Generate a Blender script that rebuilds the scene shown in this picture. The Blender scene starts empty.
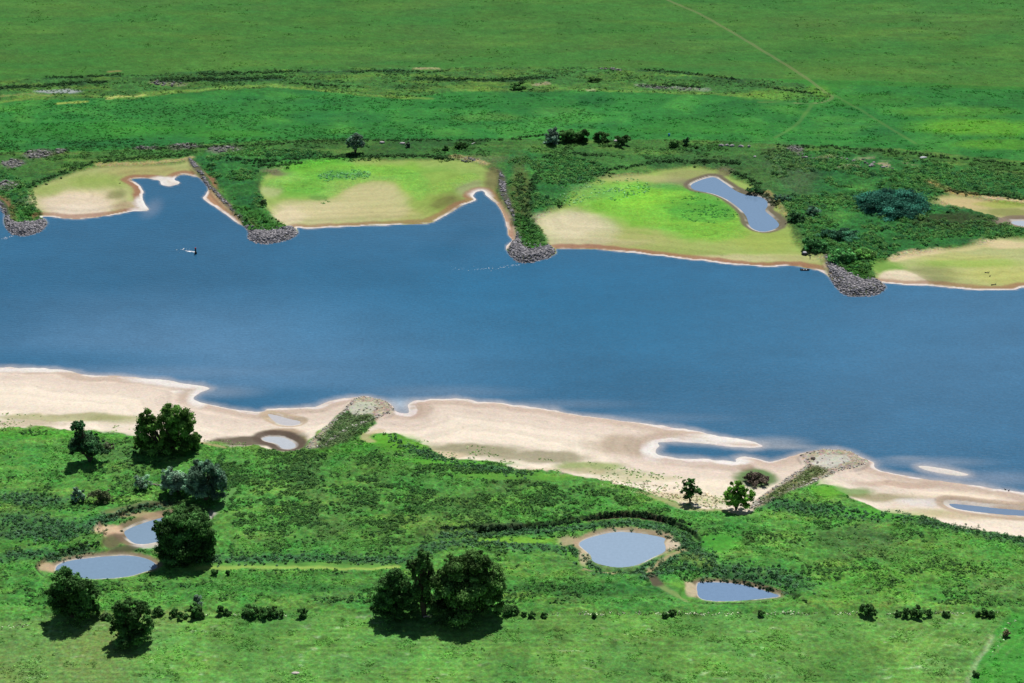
import bpy, bmesh, math, random
import numpy as np
from mathutils import Vector

# ------------------------------------------------------------------ camera, sky, sun, exposure
SC = bpy.context.scene
W, Hh = 1024, 683
PITCH = math.radians(24.0)
FPX = 1911.0
CAMZ = 367.0
cam_d = bpy.data.cameras.new("camera")
cam_d.sensor_width = 36.0
cam_d.lens = 36.0 * FPX / W
cam_d.clip_start = 1.0
cam_d.clip_end = 60000.0
cam = bpy.data.objects.new("camera", cam_d)
SC.collection.objects.link(cam)
cam.location = (0, 0, CAMZ)
cam.rotation_euler = (math.radians(90) - PITCH, 0, 0)
SC.camera = cam

SUN_EL = math.radians(59)
SUN_AZ = math.radians(12)          # from +Y towards +X
world = bpy.data.worlds.new("World")
SC.world = world
world.use_nodes = True
nt = world.node_tree
bg = nt.nodes["Background"]
sky = nt.nodes.new("ShaderNodeTexSky")
sky.sky_type = 'NISHITA'
sky.sun_disc = False
sky.sun_elevation = SUN_EL
sky.sun_rotation = SUN_AZ
sky.air_density = 1.0
sky.dust_density = 0.6
nt.links.new(sky.outputs[0], bg.inputs[0])
bg.inputs[1].default_value = 0.055
sd_ = bpy.data.lights.new("sun", 'SUN')
sd_.energy = 4.9
sd_.angle = math.radians(0.5)
sd_.color = (1.0, 0.96, 0.90)
sun = bpy.data.objects.new("sun", sd_)
SC.collection.objects.link(sun)
S = Vector((math.sin(SUN_AZ) * math.cos(SUN_EL), math.cos(SUN_AZ) * math.cos(SUN_EL), math.sin(SUN_EL)))
sun.rotation_euler = (-S).to_track_quat('-Z', 'Y').to_euler()
sun.location = (0, 800, 600)
SC.view_settings.view_transform = 'Standard'
SC.view_settings.look = 'None'
SC.view_settings.exposure = 0.0
SC.view_settings.gamma = 1.0
SC.view_settings.use_curve_mapping = False
SC.cycles.max_bounces = 6
SC.cycles.transparent_max_bounces = 4

rng = np.random.default_rng(7)
random.seed(7)
K = 1.38          # light reflected by a white sunlit level ground

# ------------------------------------------------------------------ helpers
ct, st = math.cos(PITCH), math.sin(PITCH)

def P(px, py, z=0.0):
    """where the sight line of a point of the photograph meets level z -> world x, y"""
    u = (px - W / 2) / FPX
    v = (Hh / 2 - py) / FPX
    dy = ct + v * st
    dz = -st + v * ct
    t = (z - CAMZ) / dz
    return (u * t, dy * t)

def mpp(py):
    """metres per picture point at that row of the ground"""
    x, y = P(512, py)
    return (y * ct + CAMZ * st) / FPX

def lin(c):
    out = []
    for v in c:
        v /= 255.0
        out.append(v / 12.92 if v <= 0.04045 else ((v + 0.055) / 1.055) ** 2.4)
    return np.array(out, np.float32)

def alb(c):
    return lin(c) / K

def smooth(a, b, x):
    t = np.clip((x - a) / (b - a), 0, 1)
    return t * t * (3 - 2 * t)

def _hash(ix, iy, seed):
    h = (ix.astype(np.int64) * 374761393 + iy.astype(np.int64) * 668265263 + seed * 982451653) & 0xffffffff
    h = ((h ^ (h >> 13)) * 1274126177) & 0xffffffff
    h = (h ^ (h >> 16)) & 0xffffffff
    return (h / 4294967295.0).astype(np.float32)

def vnoise(x, y, s, seed=0):
    x = x / s; y = y / s
    ix = np.floor(x); iy = np.floor(y)
    fx = x - ix; fy = y - iy
    fx = fx * fx * (3 - 2 * fx); fy = fy * fy * (3 - 2 * fy)
    a = _hash(ix, iy, seed); b = _hash(ix + 1, iy, seed)
    c = _hash(ix, iy + 1, seed); d = _hash(ix + 1, iy + 1, seed)
    return (a * (1 - fx) + b * fx) * (1 - fy) + (c * (1 - fx) + d * fx) * fy

def fbm(x, y, s, octv=3, seed=0, gain=0.5):
    """-1 .. 1"""
    tot = 0; amp = 1.0; n = 0
    ca, sa = 0.8, 0.6
    for k in range(octv):
        tot = tot + amp * (vnoise(x, y, s, seed + k * 17) * 2 - 1)
        n += amp
        amp *= gain; s *= 0.5
        x, y = ca * x - sa * y, sa * x + ca * y
    return tot / n

def spline(pts, closed=True, n=3):
    pts = np.array(pts, np.float64)
    m = len(pts); out = []
    rngk = range(m) if closed else range(m - 1)
    for i in rngk:
        if closed:
            p0, p1, p2, p3 = pts[(i - 1) % m], pts[i], pts[(i + 1) % m], pts[(i + 2) % m]
        else:
            p0, p1, p2, p3 = pts[max(i - 1, 0)], pts[i], pts[i + 1], pts[min(i + 2, m - 1)]
        for k in range(n):
            t = k / n
            out.append(0.5 * ((2 * p1) + (-p0 + p2) * t + (2 * p0 - 5 * p1 + 4 * p2 - p3) * t * t + (-p0 + 3 * p1 - 3 * p2 + p3) * t ** 3))
    if not closed:
        out.append(pts[-1])
    return np.array(out)

def wpoly(pts, z=0.0, closed=True, n=3):
    return np.array([P(a, b, z) for a, b in spline(pts, closed, n)], np.float32)

def seg_dist(poly, X, Y, closed=True):
    m = len(poly)
    best = np.full(X.shape, 1e12, np.float32)
    for i in range(m if closed else m - 1):
        ax, ay = poly[i]; bx, by = poly[(i + 1) % m]
        ex, ey = bx - ax, by - ay
        L = ex * ex + ey * ey
        if L < 1e-9: continue
        wx = X - ax; wy = Y - ay
        t = np.clip((wx * ex + wy * ey) / L, 0, 1)
        dx = wx - t * ex; dy = wy - t * ey
        np.minimum(best, dx * dx + dy * dy, out=best)
    return np.sqrt(best)

def inside(poly, X, Y):
    m = len(poly)
    c = np.zeros(X.shape, bool)
    for i in range(m):
        ax, ay = poly[i]; bx, by = poly[(i + 1) % m]
        if ay == by: continue
        c ^= ((ay > Y) != (by > Y)) & (X < (bx - ax) * (Y - ay) / (by - ay) + ax)
    return c

def sdf(poly, X, Y, margin=40.0):
    """signed distance, positive inside, -margin beyond reach"""
    out = np.full(X.shape, -margin, np.float32)
    x0, y0 = poly.min(0) - margin; x1, y1 = poly.max(0) + margin
    idx = np.nonzero((X > x0) & (X < x1) & (Y > y0) & (Y < y1))[0]
    for k in range(0, len(idx), 60000):
        j = idx[k:k + 60000]
        xs, ys = X[j], Y[j]
        d = seg_dist(poly, xs, ys)
        out[j] = np.where(inside(poly, xs, ys), d, -d)
    return np.maximum(out, -margin)

def pdist(line, X, Y, margin=20.0):
    out = np.full(X.shape, margin, np.float32)
    x0, y0 = line.min(0) - margin; x1, y1 = line.max(0) + margin
    idx = np.nonzero((X > x0) & (X < x1) & (Y > y0) & (Y < y1))[0]
    if len(idx):
        out[idx] = np.minimum(seg_dist(line, X[idx], Y[idx], closed=False), margin)
    return out

# ------------------------------------------------------------------ outlines read off the photograph (picture coordinates)
FAR = [(-900, 178), (-300, 186), (-60, 196), (-10, 199), (0, 203.6), (5.3, 213.8), (5, 224), (10.5, 231.3), (19.3, 234.9), (30, 234), (40.4, 230.5), (46, 224.3),
 (44.8, 220), (41.3, 216.6), (52.7, 216.8), (65, 218.7), (79, 218.5), (95, 217.3), (112.4, 215.2), (130, 211.7), (140.5, 211.1), (148.4, 209.9),
 (145, 205), (142, 196.2), (142.6, 191), (138.8, 184.8), (130.9, 179.8), (138.8, 178.4), (150, 178.7), (159.7, 180.6), (162.3, 184.6), (169.3, 186),
 (178, 184), (179, 181.8), (173.9, 179.3), (178, 176), (185, 174.2), (192, 175.7), (198.3, 176.9), (204.5, 181.3), (207.6, 186.5), (208.3, 191),
 (204, 197), (208, 202.4), (216.7, 207.6), (225.5, 213.8), (234.3, 220.8), (244.9, 226.4), (249.8, 231.3), (249.2, 237), (255.4, 241.5),
 (264.2, 243.1), (276.5, 241.5), (288.8, 238.4), (297, 233), (295.8, 229.2), (297.5, 227.5), (307.4, 228.7), (321.5, 227.8), (347.8, 226.6),
 (374.2, 225.5), (400, 224.7), (410.5, 224.3), (426.3, 223.8), (436.9, 219.9), (450.9, 212.4), (461.5, 205.9), (475.5, 199.7), (472.4, 196),
 (475.5, 192.2), (482.6, 190.4), (487.8, 196.5), (496.6, 203.6), (501.9, 210.6), (505.4, 220.3), (507.5, 227.3), (508.9, 234.3), (512.4, 240.5),
 (507.5, 245.7), (508, 251.9), (514.2, 258), (521.2, 262.4), (533.5, 261), (547.5, 257.5), (555.5, 252.5), (555.2, 249.2), (565, 248.7),
 (582.7, 248.7), (605.5, 250.1), (628.4, 252.4), (653, 254.9), (686.3, 258.7), (712.7, 261.9), (739, 264.9), (765.4, 266.3), (792.8, 266),
 (805, 267.8), (819.2, 270.5), (828, 274.9), (833.2, 281.9), (840.3, 290.7), (849, 295), (868.4, 295), (878.9, 292.4), (885, 286.3), (881.7, 282.6),
 (886.3, 282.8), (903.9, 284.5), (924.9, 285.4), (944.3, 287.1), (965.3, 288.9), (988.2, 290.1), (1012.8, 289.8), (1019.8, 287.5), (1026, 286.8),
 (1070, 286), (1150, 290), (1400, 305), (2000, 340)]
NEAR = [(2000, 660), (1400, 558), (1150, 515), (1060, 500), (1024, 493.6), (1007.5, 490.6), (986.4, 487.6), (968.9, 484.8), (951.3, 482.7), (926.7, 479.2),
 (900.4, 475.3), (884.5, 471.8), (874, 466.9), (872.8, 462.2), (861.3, 457.8), (850.8, 452.5), (833.2, 450.2), (817.4, 451.3), (803.4, 453.4),
 (789.3, 457.2), (773, 461.8), (762.4, 460), (745, 457.2), (736, 459.5), (736, 462.5), (723.8, 461), (702.7, 459.2), (676.3, 458.3), (658.8, 454.8),
 (655.3, 450.4), (658.8, 446), (658, 442.5), (676.3, 441.3), (702.7, 443.4), (729, 446), (748.4, 447.4), (762.4, 446), (753.6, 442.5),
 (737.8, 439), (716.7, 436.3), (693.9, 431), (672.8, 427.6), (650, 424.6), (624.3, 421.3), (592.7, 417.2), (566.3, 413.2), (545, 408.8),
 (523, 406.3), (498.4, 403.2), (475.5, 401), (458, 398.8), (440.4, 399.3), (426.3, 399.7), (415.8, 400.2), (410.5, 402.8), (408.8, 407.2),
 (408.8, 412.4), (401, 413.2), (394.2, 411), (392.4, 406.9), (385.4, 401.6), (374.9, 399), (362.6, 397.2), (341.5, 399), (327.4, 402.5),
 (313.4, 407.4), (297.6, 408.3), (280, 408.6), (267.7, 409), (264.2, 411.6), (255.4, 412.5), (237.9, 410.4), (220.3, 406.9), (204.5, 403.4),
 (193.9, 400.2), (193, 397.2), (199.2, 392.8), (208.9, 388.4), (199.2, 386.2), (181.6, 383.2), (165.8, 380.5), (150, 379), (123, 376.7),
 (87.8, 375), (73.8, 372.8), (61.5, 369.7), (35, 368.4), (0, 367.6), (-60, 367), (-300, 362), (-900, 352)]
RIVER = wpoly(FAR + NEAR, 0.0)
BAR = wpoly([(919, 466.4), (925, 466), (937, 467.6), (950, 469.7), (962, 472.6), (968, 474.7), (957, 475.2), (940, 472.6), (926, 469.6)], 0.1)
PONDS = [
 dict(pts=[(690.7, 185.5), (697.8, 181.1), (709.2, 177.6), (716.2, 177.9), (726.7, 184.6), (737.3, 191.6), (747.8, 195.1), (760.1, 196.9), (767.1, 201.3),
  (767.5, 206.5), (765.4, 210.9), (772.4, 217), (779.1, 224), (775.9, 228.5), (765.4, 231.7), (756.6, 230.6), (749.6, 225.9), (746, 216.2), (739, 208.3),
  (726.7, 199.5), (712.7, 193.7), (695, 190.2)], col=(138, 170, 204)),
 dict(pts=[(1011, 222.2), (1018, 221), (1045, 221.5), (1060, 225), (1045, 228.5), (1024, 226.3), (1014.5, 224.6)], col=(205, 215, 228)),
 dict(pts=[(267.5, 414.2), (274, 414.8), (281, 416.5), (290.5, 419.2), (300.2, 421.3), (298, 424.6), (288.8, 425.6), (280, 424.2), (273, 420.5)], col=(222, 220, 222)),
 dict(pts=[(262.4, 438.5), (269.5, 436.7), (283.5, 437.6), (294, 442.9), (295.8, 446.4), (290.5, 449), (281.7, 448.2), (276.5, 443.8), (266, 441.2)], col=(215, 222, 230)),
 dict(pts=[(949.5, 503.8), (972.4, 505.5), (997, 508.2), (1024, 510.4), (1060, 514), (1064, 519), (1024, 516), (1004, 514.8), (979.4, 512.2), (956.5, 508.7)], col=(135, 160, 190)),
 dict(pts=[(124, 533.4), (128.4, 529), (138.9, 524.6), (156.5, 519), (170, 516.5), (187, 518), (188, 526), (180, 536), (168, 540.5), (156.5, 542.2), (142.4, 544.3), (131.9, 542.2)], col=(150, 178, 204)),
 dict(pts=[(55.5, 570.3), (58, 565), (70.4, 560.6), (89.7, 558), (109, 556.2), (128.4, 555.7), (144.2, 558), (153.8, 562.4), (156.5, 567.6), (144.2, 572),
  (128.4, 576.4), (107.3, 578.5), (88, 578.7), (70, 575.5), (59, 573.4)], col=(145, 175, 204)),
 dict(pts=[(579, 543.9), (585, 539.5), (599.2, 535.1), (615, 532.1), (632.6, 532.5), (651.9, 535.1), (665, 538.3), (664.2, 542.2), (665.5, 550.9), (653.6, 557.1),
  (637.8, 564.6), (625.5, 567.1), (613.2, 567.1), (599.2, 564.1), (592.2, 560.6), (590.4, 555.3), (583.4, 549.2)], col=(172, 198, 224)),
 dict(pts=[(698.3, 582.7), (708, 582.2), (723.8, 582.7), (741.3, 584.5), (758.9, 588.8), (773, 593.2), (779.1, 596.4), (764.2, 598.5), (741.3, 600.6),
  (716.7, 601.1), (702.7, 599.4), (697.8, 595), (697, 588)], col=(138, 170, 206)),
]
for p in PONDS:
    p['w'] = wpoly(p['pts'], 0.05)

# ------------------------------------------------------------------ terrain grid
def rows():
    py = list(np.arange(-14, 700, 0.82))
    ys = [P(512, p)[1] for p in py]
    far = np.geomspace(ys[0] + 6, 9000, 40)
    near = np.linspace(ys[-1] - 4, 60, 40)
    return np.array(list(far[::-1]) + ys + list(near), np.float32)

def cols():
    dense = np.arange(-530, 531, 1.0) / 512
    side = np.geomspace(0.02, 6.0, 26)
    return np.concatenate([-(1.035 + side)[::-1], dense, 1.035 + side]).astype(np.float32)

YR = rows(); UC = cols()
NR, NC = len(YR), len(UC)
Yg = np.repeat(YR[:, None], NC, 1)
Xg = UC[None, :] * (Yg * ct + CAMZ * st) * (512 / FPX)
X = Xg.ravel().astype(np.float32); Y = Yg.ravel().astype(np.float32)
N = len(X)
print("terrain verts", N)

# warp so that traced edges do not look drawn
wx = X + 1.6 * fbm(X, Y, 9, 3, 1); wy = Y + 2.2 * fbm(X, Y, 9, 3, 2)

sd_r = -sdf(RIVER, X + 0.5 * fbm(X, Y, 5, 2, 3), Y + 0.9 * fbm(X, Y, 5, 2, 4), 60.0)
sd_bar = sdf(BAR, X, Y, 40.0)
sd_r = np.maximum(sd_r, sd_bar)          # + on land
sd_p = np.full(N, 60.0, np.float32)
pidx = np.zeros(N, np.int8)
for i, p in enumerate(PONDS):
    d = -sdf(p['w'], X, Y, 60.0)
    m = d < sd_p
    sd_p[m] = d[m]; pidx[m] = i

nL = fbm(X, Y, 70, 3, 11); nM = fbm(X, Y, 22, 3, 12); nS = fbm(X, Y, 6, 3, 13); nXS = fbm(X, Y, 1.6, 2, 14)
# streaky noise, long across the view as the grass beds lie
nst = fbm(X * 0.35, Y, 7, 3, 15); nst2 = fbm(X * 0.25, Y, 18, 3, 16)

# base colour of the ground cover
col = np.zeros((N, 3), np.float32)
rough = np.zeros(N, np.float32)
hgt = np.zeros(N, np.float32)

def paint(m, c, a=1.0):
    m = (m * a)[:, None]
    col[:] = col * (1 - m) + alb(c)[None, :] * m

def setr(m, v):
    rough[:] = rough * (1 - m) + v * m

def seth(m, v):
    hgt[:] = hgt * (1 - m) + v * m

def mpoly(pts, f=3.0, z=1.2, n=3, margin=None, warp=1.0):
    w = wpoly(pts, z, True, n)
    s = sdf(w, X + (wx - X) * warp, Y + (wy - Y) * warp, margin or (f + 6))
    return smooth(-f, f, s)

def mline(pts, w, f=1.0, z=1.2, warp=1.0):
    l = wpoly(pts, z, False, 3)
    d = pdist(l, X + (wx - X) * warp, Y + (wy - Y) * warp, w + f + 5)
    return 1 - smooth(w - f, w + f, d)

def mell(cx, cy, rx, ry, f=0.35, z=1.2):
    """soft patch: centre and radii in picture points, converted to metres on the ground"""
    x0, y0 = P(cx, cy, z)
    rxm = rx * mpp(cy); _, ya = P(cx, cy - ry, z); _, yb = P(cx, cy + ry, z)
    rym = abs(ya - yb) / 2
    q = np.sqrt(((wx - x0) / rxm) ** 2 + ((wy - y0) / rym) ** 2) + 0.26 * nM + 0.16 * nS + 0.10 * nst
    f = f * .75
    return 1 - smooth(1 - f, 1 + f, q)

L3 = [(-700,)]
# default rich meadow
paint(np.ones(N), (50, 128, 40)); hgt[:] = 1.6; setr(np.ones(N), 0.10)
# upper field
top = [(-1500, 92), (-300, 84), (0, 80), (60, 78.5), (120, 76.5), (200, 71.5), (300, 69), (400, 68.5), (520, 68), (620, 68), (690, 73), (740, 79), (800, 80), (900, 82.5), (1024, 87.5), (1400, 100), (2500, 130), (2500, -400), (-1500, -400)]
mTop = mpoly(top, 2.0, n=1)
paint(mTop, (66, 126, 44)); setr(mTop, 0.10)
paint(mTop * smooth(0, .6, nL + .4 * nM), (64, 108, 42), .7); paint(mTop * smooth(0.0, .5, nst2), (52, 124, 44), .6); paint(mTop * smooth(0.05, .5, -nst2), (84, 136, 48), .55)
# middle field
mid = [(-1500, 110), (0, 102), (90, 99), (130, 98), (200, 92), (280, 88), (330, 93), (400, 98.5), (460, 92), (540, 92.5), (600, 92), (700, 95), (760, 98), (805, 103), (833, 96), (850, 86), (1024, 90), (1500, 105), (2500, 140),
       (2500, 250), (1500, 190), (1024, 162), (900, 150), (780, 145), (700, 141), (600, 140), (500, 140), (300, 141), (200, 145), (100, 152), (0, 153), (-1500, 160)]
mMid = mpoly(mid, 2.0, n=1)
paint(mMid, (42, 128, 48)); setr(mMid, 0.13)
paint(mMid * smooth(0.0, 0.6, nM), (70, 146, 50), 0.6)
paint(mMid * smooth(0.1, 0.7, nst2), (26, 104, 50), 0.6)
# strip of ditches between the two fields
mStrip = np.clip(smooth(60, 64, 0 * X) + 0, 0, 1)
stripA = [(-1500, 92), (-300, 84), (0, 80), (60, 78.5), (120, 76.5), (200, 71.5), (300, 69), (400, 68.5), (520, 68), (620, 68), (690, 73), (740, 79), (800, 84), (835, 95), (805, 103), (760, 98), (700, 95), (600, 92), (540, 92.5), (460, 92), (400, 98.5), (330, 93), (280, 88), (200, 92), (130, 98), (90, 99), (0, 102), (-1500, 110)]
mA = mpoly(stripA, 1.5, n=1)
paint(mA, (66, 122, 50)); setr(mA, 0.42)
paint(mA * smooth(-0.1, 0.5, nst), (92, 138, 48), 0.8)
paint(mA * smooth(0.1, 0.6, -nst2), (42, 92, 42), 0.7)
for pts, w, c, a in [
    ([(0, 103), (30, 98), (60, 96), (95, 97), (130, 99), (150, 96), (200, 91), (270, 87), (330, 92), (380, 97), (430, 99)], 2.4, (122, 162, 62), 0.6),
    ([(0, 97), (25, 95), (50, 96)], 2.0, (150, 168, 90), 0.6),
    ([(60, 104), (85, 102)], 2.2, (170, 190, 90), 0.9),
    ([(110, 99), (125, 97), (142, 96)], 2.6, (185, 195, 110), 0.95),
    ([(140, 94), (190, 91), (240, 87), (280, 86)], 2.2, (140, 178, 72), 0.45),
    ([(455, 91), (540, 90), (600, 91), (700, 94), (760, 97)], 2.2, (112, 160, 60), 0.7),
    ([(110, 72), (118, 71.5)], 2, (150, 140, 90), 0.8),
    ([(415, 69.5), (438, 69.5)], 1.8, (170, 165, 120), 0.9),
    ([(155, 83), (172, 84), (180, 85)], 5.0, (128, 140, 98), 0.8),
    ([(640, 86), (660, 88), (690, 90), (705, 90)], 4.0, (135, 155, 125), 0.8),
    ([(535, 85), (548, 84)], 2.5, (160, 150, 120), 0.8),
    ([(590, 91), (594, 91)], 1.5, (190, 190, 150), 0.9)]:
    m = mline(pts, w, 1.5)
    paint(m, c, a)
m = mell(57, 92, 22, 2.0); paint(m, (170, 178, 178), 0.9); setr(m, 0.02)
for pts, w in [([(0, 89), (30, 88), (60, 86), (90, 83.5), (102, 83)], 2.4), ([(160, 82), (200, 81), (240, 81), (280, 80)], 2.6), ([(415, 80.5), (450, 81), (490, 81.5), (530, 80.5)], 2.0), ([(512, 82), (535, 80), (552, 79)], 2.0), ([(640, 71), (690, 75), (740, 82)], 1.6), ([(300, 73), (400, 71)], 1.6), ([(45, 79), (75, 78), (120, 76)], 1.6), ([(640, 87), (700, 88)], 1.6), ([(770, 89), (815, 95)], 1.4)]:
    paint(mline(pts, w, 1.5), (30, 70, 44), .8)  # dark bands painted along the ditches in place of their shadows
# lighter patches of the middle field
for cx, cy, rx, ry, c, a in [(975, 128, 60, 8, (96, 172, 26), 0.8), (950, 112, 60, 5, (84, 156, 34), 0.6), (1000, 145, 50, 5, (92, 165, 24), 0.7), (860, 100, 60, 6, (66, 140, 36), 0.5),
        (490, 118, 30, 4, (92, 150, 56), 0.6), (560, 113, 25, 5, (78, 150, 60), 0.6), (460, 106, 40, 4, (20, 112, 40), 0.6), (590, 100, 22, 6, (14, 96, 44), 0.7),
        (775, 96, 30, 5, (110, 165, 50), 0.7), (820, 92, 12, 7, (110, 170, 40), 0.6), (230, 135, 40, 4, (64, 146, 30), 0.5), (120, 130, 90, 8, (48, 138, 32), 0.5),
        (340, 118, 50, 6, (22, 108, 52), 0.5), (700, 128, 70, 7, (52, 135, 36), 0.5)]:
    paint(mell(cx, cy, rx, ry, 0.6), c, a)
# strip B, the flood bank in front of the field
bank = [(-1500, 160), (0, 153), (100, 152), (200, 145), (300, 141), (500, 140), (600, 140), (700, 141), (780, 145), (900, 150), (1024, 162), (1500, 190), (2500, 250), (2500, 320), (1500, 290), (1024, 260), (840, 275), (530, 250), (270, 235), (20, 230), (-1500, 215)]
mB = mpoly(bank, 2.5, n=1)
paint(mB, (64, 118, 46)); setr(mB, 0.28)
paint(mB * smooth(0.0, 0.6, nst), (92, 136, 56), 0.7)
paint(mB * smooth(0.05, 0.5, -nM), (46, 102, 46), 0.6)
# thicket grounds
THICK_R = [(766, 158), (800, 152), (880, 157), (960, 167), (1024, 178), (1200, 200), (1200, 215), (1024, 198), (985, 192), (948, 192), (935, 199), (960, 207), (990, 215), (1010, 222), (1024, 230), (1200, 245), (1200, 255), (1024, 237), (990, 241), (950, 246), (905, 254), (876, 262), (864, 272), (845, 270), (828, 258), (806, 238), (790, 218), (782, 205)]
THICK_2 = [(196, 158), (240, 150), (330, 153), (300, 163), (258, 173), (255, 184), (262, 198), (268, 210), (286, 224), (268, 233), (248, 218), (228, 196), (208, 172)]
THICK_3 = [(512, 152), (545, 155), (600, 164), (600, 176), (570, 190), (556, 205), (543, 213), (538, 225), (548, 240), (528, 246), (517, 225), (512, 200), (506, 172)]
THICK_1 = [(-60, 165), (0, 172), (28, 185), (34, 196), (36, 206), (40, 215), (30, 222), (14, 222), (10, 208), (2, 196), (-60, 188)]
for t in (THICK_R, THICK_2, THICK_3, THICK_1):
    m = mpoly(t, 3)
    paint(m, (46, 120, 50)); setr(m, 0.5)
    paint(m * smooth(0, 0.5, nM), (74, 142, 54), 0.7)
    paint(m * smooth(0.1, 0.5, -nst), (34, 98, 50), 0.6)
m = mpoly([(640, 160), (700, 158), (760, 160), (786, 200), (800, 235), (790, 232), (775, 205), (745, 180), (700, 168)], 3)
paint(m, (66, 112, 52), 0.8); setr(m, 0.5)
m = mell(790, 170, 22, 26, 0.5); paint(m, (84, 108, 66), 0.7)
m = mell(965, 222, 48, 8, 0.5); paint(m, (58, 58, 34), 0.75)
m = mell(520, 195, 10, 40, 0.5); paint(m, (98, 108, 56), 0.7)
m = mell(480, 160, 30, 4); paint(m, (110, 122, 80), 0.5)
# grey stony brush patches on the bank
GREY = [(38, 155, 14, 5), (12, 165, 12, 4), (60, 152, 5, 3), (8, 186, 10, 4), (146, 149, 12, 1.8), (186, 148, 16, 2.6), (225, 151, 17, 4), (795, 150, 8, 4), (470, 160.5, 10, 2), (20, 147, 0.1, 0.1)]
for cx, cy, rx, ry in GREY:
    m = mell(cx, cy, rx, ry, 0.5); paint(m, (128, 124, 120), 0.75); setr(m, 0.5)
for cx, cy, rx, ry in [(835, 160, 40, 3), (870, 167, 40, 3)]:
    m = mell(cx, cy, rx, ry, 0.6) * smooth(0.05, 0.3, nS); paint(m, (178, 170, 135), 0.8)
# sandy foot paths by the upper beaches
for pts, w, c in [([(100, 165.5), (150, 164), (180, 161), (190, 159)], 2.5, (190, 175, 120)), ([(930, 184), (950, 193), (975, 196)], 3, (190, 165, 110)), ([(765, 193), (775, 203), (783, 215)], 3, (178, 168, 110)),
                  ([(452, 158), (470, 160), (485, 165)], 2.5, (190, 175, 125))]:
    paint(mline(pts, w, 2), c, 0.8)
# high ground behind the beaches stands a little over them
seth(np.maximum(mB, 0), 1.9)

# ---- the beaches of the far bank
def beach(pts, c, f=2.0):
    m = mpoly(pts, f)
    paint(m, c); setr(m, 0.0); seth(m, 0.9)
    return m
B1 = beach([(-0 + 29, 193), (38.6, 186.5), (52.7, 180.4), (70.3, 174.2), (91.3, 168.8), (112.4, 166.3), (150, 165.5), (180, 163.5), (190, 161), (199, 168), (204, 177), (209, 184), (196, 195), (150, 225), (42, 225), (40, 214), (33, 203)], (168, 176, 112))
B2 = beach([(262, 181), (266, 176), (285, 170), (312, 166.3), (330, 162.5), (356, 159.9), (410, 159.5), (452, 160.5), (470, 162), (484, 166.7), (497, 175), (497, 190), (500, 200), (505, 215), (420, 235), (290, 236), (282, 226), (268, 210), (262, 196)], (154, 178, 92))
B3 = beach([(538, 231), (540.5, 220.3), (551, 210.6), (568, 204), (575, 192), (595, 181), (609, 177), (642, 174), (660, 170), (680, 168), (697, 167), (708, 170), (723, 171), (732, 179), (748, 184), (758, 193), (769, 195.5), (777, 205), (783, 218), (791, 230), (794, 243), (803, 250), (815, 257), (832, 268), (832, 285), (700, 275), (550, 258), (540, 245)], (154, 180, 92))
B4 = beach([(866, 270), (880, 262), (905, 255.5), (940, 250), (960, 247), (990, 243), (1024, 238), (1300, 245), (1300, 310), (1024, 296), (890, 292), (872, 280)], (180, 186, 126))
B5 = beach([(935, 199), (950, 195), (975, 198), (1024, 205), (1200, 220), (1200, 240), (1024, 228), (1010, 223), (990, 215), (960, 207)], (184, 182, 122))
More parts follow.
